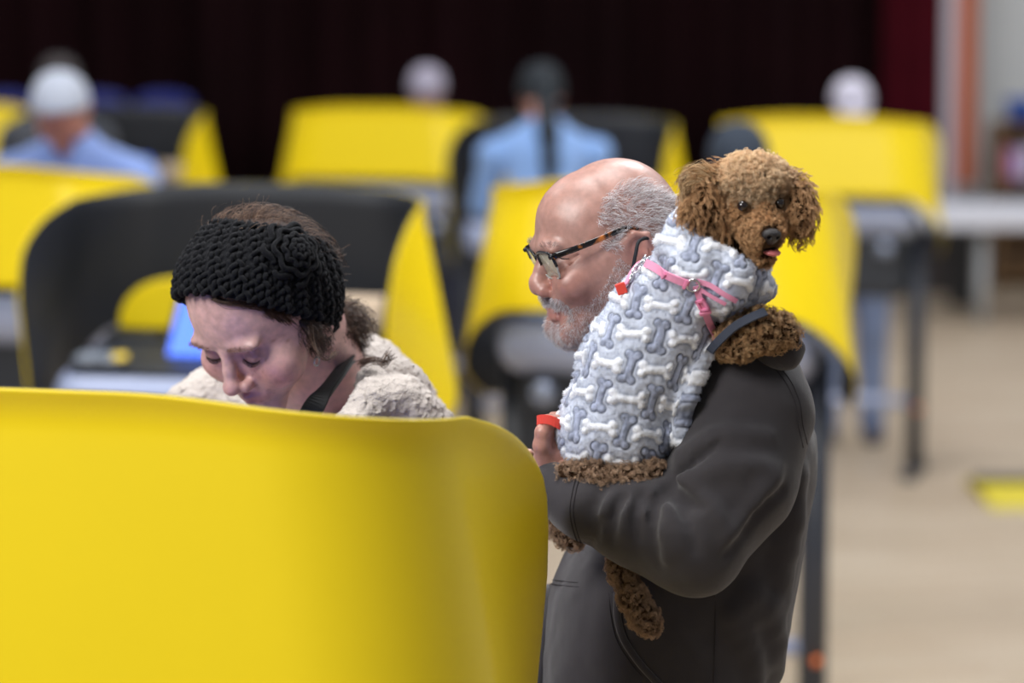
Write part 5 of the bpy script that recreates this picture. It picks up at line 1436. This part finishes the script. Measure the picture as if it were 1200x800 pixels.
for sd in (-1, 1):
    K = 5; n = 120; l = RNG.uniform(.014, .050, n) * sd; u = .006 + .003 * np.sin((np.abs(l) - .014) / .036 * PI) + RNG.normal(0, .0014, n)
    q = np.stack([.1 + 0 * l, l, u], 1).astype(np.float32)
    for _ in range(30): q[:, 0] -= gen_head(q) * .8
    R_ = wh.wor(q * SW); nn = np.tile(wh.F, (n, 1)); strands('eyebrow', curl(R_, nn, np.tile(wh.L * sd, (n, 1)) + RNG.normal(0, .2, (n, 3)), np.full(n, .006), 5, np.full(n, .0003), np.full(n, .3), RNG.uniform(0, 6, n), .02), .00012, np.tile(hexc(142, 110, 98), (n, 1)), M_wh, wo)
    n = 60; l = np.linspace(.018, .044, n) * sd; q = np.stack([.1 + 0 * l, l, -.0235 + .0045 * (np.abs(np.abs(l) - .031) / .013) ** 2], 1).astype(np.float32)
    for _ in range(30): q[:, 0] -= gen_head(q) * .8
    strands('eyelash', curl(wh.wor(q * SW), np.tile(wh.F, (n, 1)), np.tile(-wh.U, (n, 1)) + RNG.normal(0, .1, (n, 3)), np.full(n, .006), 5, np.full(n, .0002), np.full(n, .2), RNG.uniform(0, 6, n), .5), .00018, np.tile(hexc(40, 28, 26), (n, 1)), M_wh, wo)
# earring and strap
er = hs(370, 410) - FWD * .016 + np.array([.002, 0, -.010])
t = empty('earring', tuple(er)); tag(t, 'small silver hoop earring under the headband wearer\'s ear', 'earring')
torus(MB(), er + [0, 0, -.004], unit(np.array([.85, -.5, 0])), .0055, .0011).build('hoop', M_steel, t, True)
t = empty('bag_strap', tuple(W(385, 445, 3.70))); tag(t, 'wide black strap over the shoulder of the person in cream fleece', 'strap')
M_lea = plain('strap_leather', lin(9, 10, 12), .6, spec=.2, bump=.1, bscale=600)
strip('strap', [W(408, 424, 3.86), W(407, 421, 3.80), W(403, 426, 3.73), W(392, 442, 3.675), W(375, 465, 3.64), W(356, 500, 3.63), W(340, 560, 3.66)], .026, .003, M_lea, t, (.9, .2, .55), 90)
strip('strap_edge', [W(412, 423, 3.86), W(416, 423, 3.79), W(411, 427, 3.726), W(400, 443, 3.671), W(383, 467, 3.636)], .0045, .003, plain('strap_edge', lin(40, 44, 48), .4), t, (.9, .2, .55), 30)

# wind-blown wisps at the dog's ear
_wo, _mw, _br = wo, M_wh, brn
wo, M_wh = dog, M_fur
_c = [hx(196, 158, 112), hx(222, 188, 144), hx(236, 208, 168), hx(176, 136, 92)]
for gd, n_ in (([[(842, 203, 3.40), (822, 195, 3.395), (806, 197, 3.395), (797, 208, 3.395), (800, 216, 3.395)], [(840, 208, 3.395), (820, 202, 3.39), (806, 207, 3.39), (801, 220, 3.39), (806, 232, 3.39)], [(836, 214, 3.39), (818, 212, 3.385), (806, 222, 3.385), (803, 240, 3.385), (808, 256, 3.385)]], 420), ([[(845, 200, 3.40), (825, 190, 3.395), (805, 196, 3.395), (792, 206, 3.395)], [(835, 206, 3.40), (812, 206, 3.39), (796, 212, 3.39), (792, 222, 3.39)]], 26)):
    sweep('ear_wisps', gd, n_, .0016, hr=.0022, K=20, rad=.00018, tn=1.6, cols=_c)
wo, M_wh = _wo, _mw
# ------------------------------------------------------------ people further back
def bgp(label, px, pyt, Y, ang, pitch, skin, top, low, shoe, hair=None, style='short', lean=.22, stance=.11, reach=.30, feet=None, hz=1.12, wide=1.0, base_obj=None):
    F_h = np.array([math.cos(ang), math.sin(ang), 0]); Lh = np.array([-math.sin(ang), math.cos(ang), 0]); Z = np.array([0, 0, 1.0])
    top_p = W(px, pyt, Y); O = top_p - Z * .104
    fr = Frame(O, F_h * math.cos(pitch) - Z * math.sin(pitch), Z)
    nb = fr.wor((-.050, 0, -.075)) - F_h * .035 - Z * .065           # base of the neck
    ft = nb - F_h * lean if feet is None else np.array([feet[0], feet[1], 0]); ft = np.array([ft[0], ft[1], 0.0])
    hip = np.array([ft[0] - F_h[0] * .02, ft[1] - F_h[1] * .02, .90]); ch = nb * .72 + hip * .28
    r = empty('person', (ft[0], ft[1], 0)); tag(r, label, 'person')
    sh = [nb + Lh * s * .185 * wide - Z * .05 for s in (1, -1)]
    wr = [nb + F_h * reach + Lh * s * .13 for s in (1, -1)]; wr = [np.array([a[0], a[1], hz]) for a in wr]
    el = [(sh[i] + wr[i]) / 2 - F_h * .06 - Z * .10 + Lh * (1, -1)[i] * .06 for i in (0, 1)]
    hips = [hip + Lh * s * .09 for s in (1, -1)]; kn = [np.array([ft[0], ft[1], .5]) + Lh * s * (.09 + stance) / 2 + F_h * .03 for s in (1, -1)]; an = [np.array([ft[0], ft[1], .09]) + Lh * s * stance for s in (1, -1)]
    def body(P):
        d = gen_head(fr.loc(P), fine=False); d = smin(d, chain(P, [fr.wor((-.035, 0, -.06)), nb, ch], [.052, .056, .10], .03), .02)
        d = smin(d, chain(P, [ch, hip], [.11, .12], .03), .03); d = smin(d, seg(P, sh[0] - Z * .08, sh[1] - Z * .08, .035, .035), .03)
        for i in (0, 1):
            d = smin(d, chain(P, [sh[i] - Z * .08, el[i], wr[i]], [.034, .026, .022], .02), .02); d = smin(d, hand_simple(P, wr[i], F_h - Z * .1, (-1, 1)[i] * -1), .01)
            d = smin(d, chain(P, [hips[i], kn[i], an[i]], [.08, .05, .038], .02), .02)
        return d
    V, F = surfnet(body, np.minimum(nb, ft) - [.5, .5, 0] + [0, 0, .04], np.maximum(nb, ft) + [.5, .5, .32] , .009)
    mesh_np('body', V, F, M_skin, r, True, np.tile(hexc(*skin), (len(V), 1)))
    def jac(P):
        d = chain(P, [ch + Z * .02, ch * .5 + hip * .5, hip - Z * .02], [.135 * wide, .130 * wide, .135 * wide], .04)
        d = smin(d, chain(P, [sh[0] - Z * .075, nb - Z * .045, sh[1] - Z * .075], [.054, .072, .054], .05), .05)
        for i in (0, 1): d = smin(d, chain(P, [sh[i] - Z * .075, el[i], el[i] * .15 + wr[i] * .85], [.064, .052, .040], .03), .03)
        d = smin(d, chain(P, [nb + Lh * .05, nb - F_h * .03 + Z * .012, nb - Lh * .05], [.022, .026, .022], .02), .02)
        return d + vnoise(P, 16) * .006 + vnoise(P, 38) * .003
    sdf_obj('jacket', jac, np.minimum(nb, hip) - [.45, .45, .22], np.maximum(nb, hip) + [.45, .45, .12], .012, plain('cloth', lin(*top), .85, sheen=.2, bump=.2, bscale=600), r)
    def tr(P):
        d = None
        for i in (0, 1):
            e = chain(P, [hips[i], kn[i], an[i]], [.105, .072, .060], .02); d = e if d is None else smin(d, e, .03)
        return smin(d, seg(P, hips[0], hips[1], .11, .11), .03) + vnoise(P, 18) * .004
    sdf_obj('trousers', tr, np.minimum(hip, ft) - [.35, .35, 0] + [0, 0, .03], np.maximum(hip, ft) + [.35, .35, .1], .014, plain('denim', lin(*low), .85, bump=.2, bscale=900), r)
    for i in (0, 1):
        c = (an[i][0], an[i][1], .001); sdf_obj('shoe', lambda P: shoe_sdf(P, c, ang), (c[0] - .2, c[1] - .2, -.02), (c[0] + .2, c[1] + .2, .16), .009, plain('shoe', lin(*shoe), .6), r)
    hm = plain('head_cover', lin(*hair), .8, noise=.15, nscale=120, bump=.6, bscale=500) if hair else None
    def cap(thk, cut, fcut):
        def f(P):
            q = fr.loc(P); d = skull(q) - thk + vnoise(P, 80) * .002
            return smax(d, -(q[:, 2] - (cut + np.clip(q[:, 0], -.05, .09) * fcut)), .008)
        return f
    lo, hi = O - .16, O + .16
    if style == 'short': sdf_obj('hair', cap(.010, .005, .55), lo, hi, .006, hm, r)
    if style == 'beanie': sdf_obj('beanie', cap(.013, .002, .25), lo, hi, .006, hm, r); 
    if style == 'cap':
        sdf_obj('cap', cap(.013, .018, .1), lo, hi, .006, hm, r)
        sdf_obj('cap_peak', lambda P: smax(ell(fr.loc(P), (.085, 0, .022), (.085, .075, .012)), -(ell(fr.loc(P), (.08, 0, .008), (.080, .070, .012))), .003), lo - .05, hi + .05, .005, hm, r)
        sdf_obj('hair', cap(.007, -.045, .95), lo, hi, .007, plain('hair_b', lin(70, 52, 42), .8), r)
    if style == 'pony':
        def pf(P):
            d = cap(.011, -.02, .75)(P)
            tail = chain(P, [fr.wor((-.095, 0, .015)), fr.wor((-.120, 0, -.02)), nb - F_h * .165 - Z * .03, nb - F_h * .215 - Z * .15, nb - F_h * .245 - Z * .30], [.034, .040, .040, .030, .010], .02)
            return smin(d, tail, .015)
        sdf_obj('hair', pf, lo - [0.05, .25, .40], hi + .05, .007, hm, r)
    return r, fr
N90 = -PI / 2
bgp('person with white hair and pale blue shirt bent over the booth at the left edge', 70, 86, 8.95, N90 - .12, .70, (176, 118, 100), (128, 152, 208), (40, 44, 60), (30, 30, 34), (178, 184, 198), 'short', lean=.20, wide=1.1)
bgp('dark-haired person mostly hidden behind the white-haired head', 69, 68, 12.75, PI / 2, .45, (160, 110, 90), (52, 56, 66), (40, 44, 60), (30, 30, 34), (58, 52, 52), 'short')
bgp('person in a pale grey cap seen over the top of a yellow booth', 500, 80, 14.75, N90, .6, (170, 120, 100), (90, 90, 100), (40, 44, 60), (30, 30, 34), (160, 154, 170), 'beanie')
bgp('person with a long dark ponytail and light blue jacket, seen from behind', 634, 76, 11.75, PI / 2 + .1, .35, (196, 140, 124), (128, 164, 218), (52, 58, 76), (30, 30, 34), (14, 24, 32), 'pony', lean=.12, wide=1.08)
bgp('person in a black knit cap showing just behind the dog\'s head', 866, 147, 8.75, N90, .55, (160, 110, 92), (60, 60, 66), (40, 44, 60), (30, 30, 34), (40, 50, 64), 'beanie')
fx = FL(1018, 528)
bgp('person in a white cap and jeans behind the far right booth', 998, 94, 13.35, N90, .5, (150, 104, 84), (70, 70, 84), (118, 132, 164), (24, 40, 74), (196, 192, 206), 'cap', stance=.105, feet=(W(996, 500, 13.4)[0], 13.45))
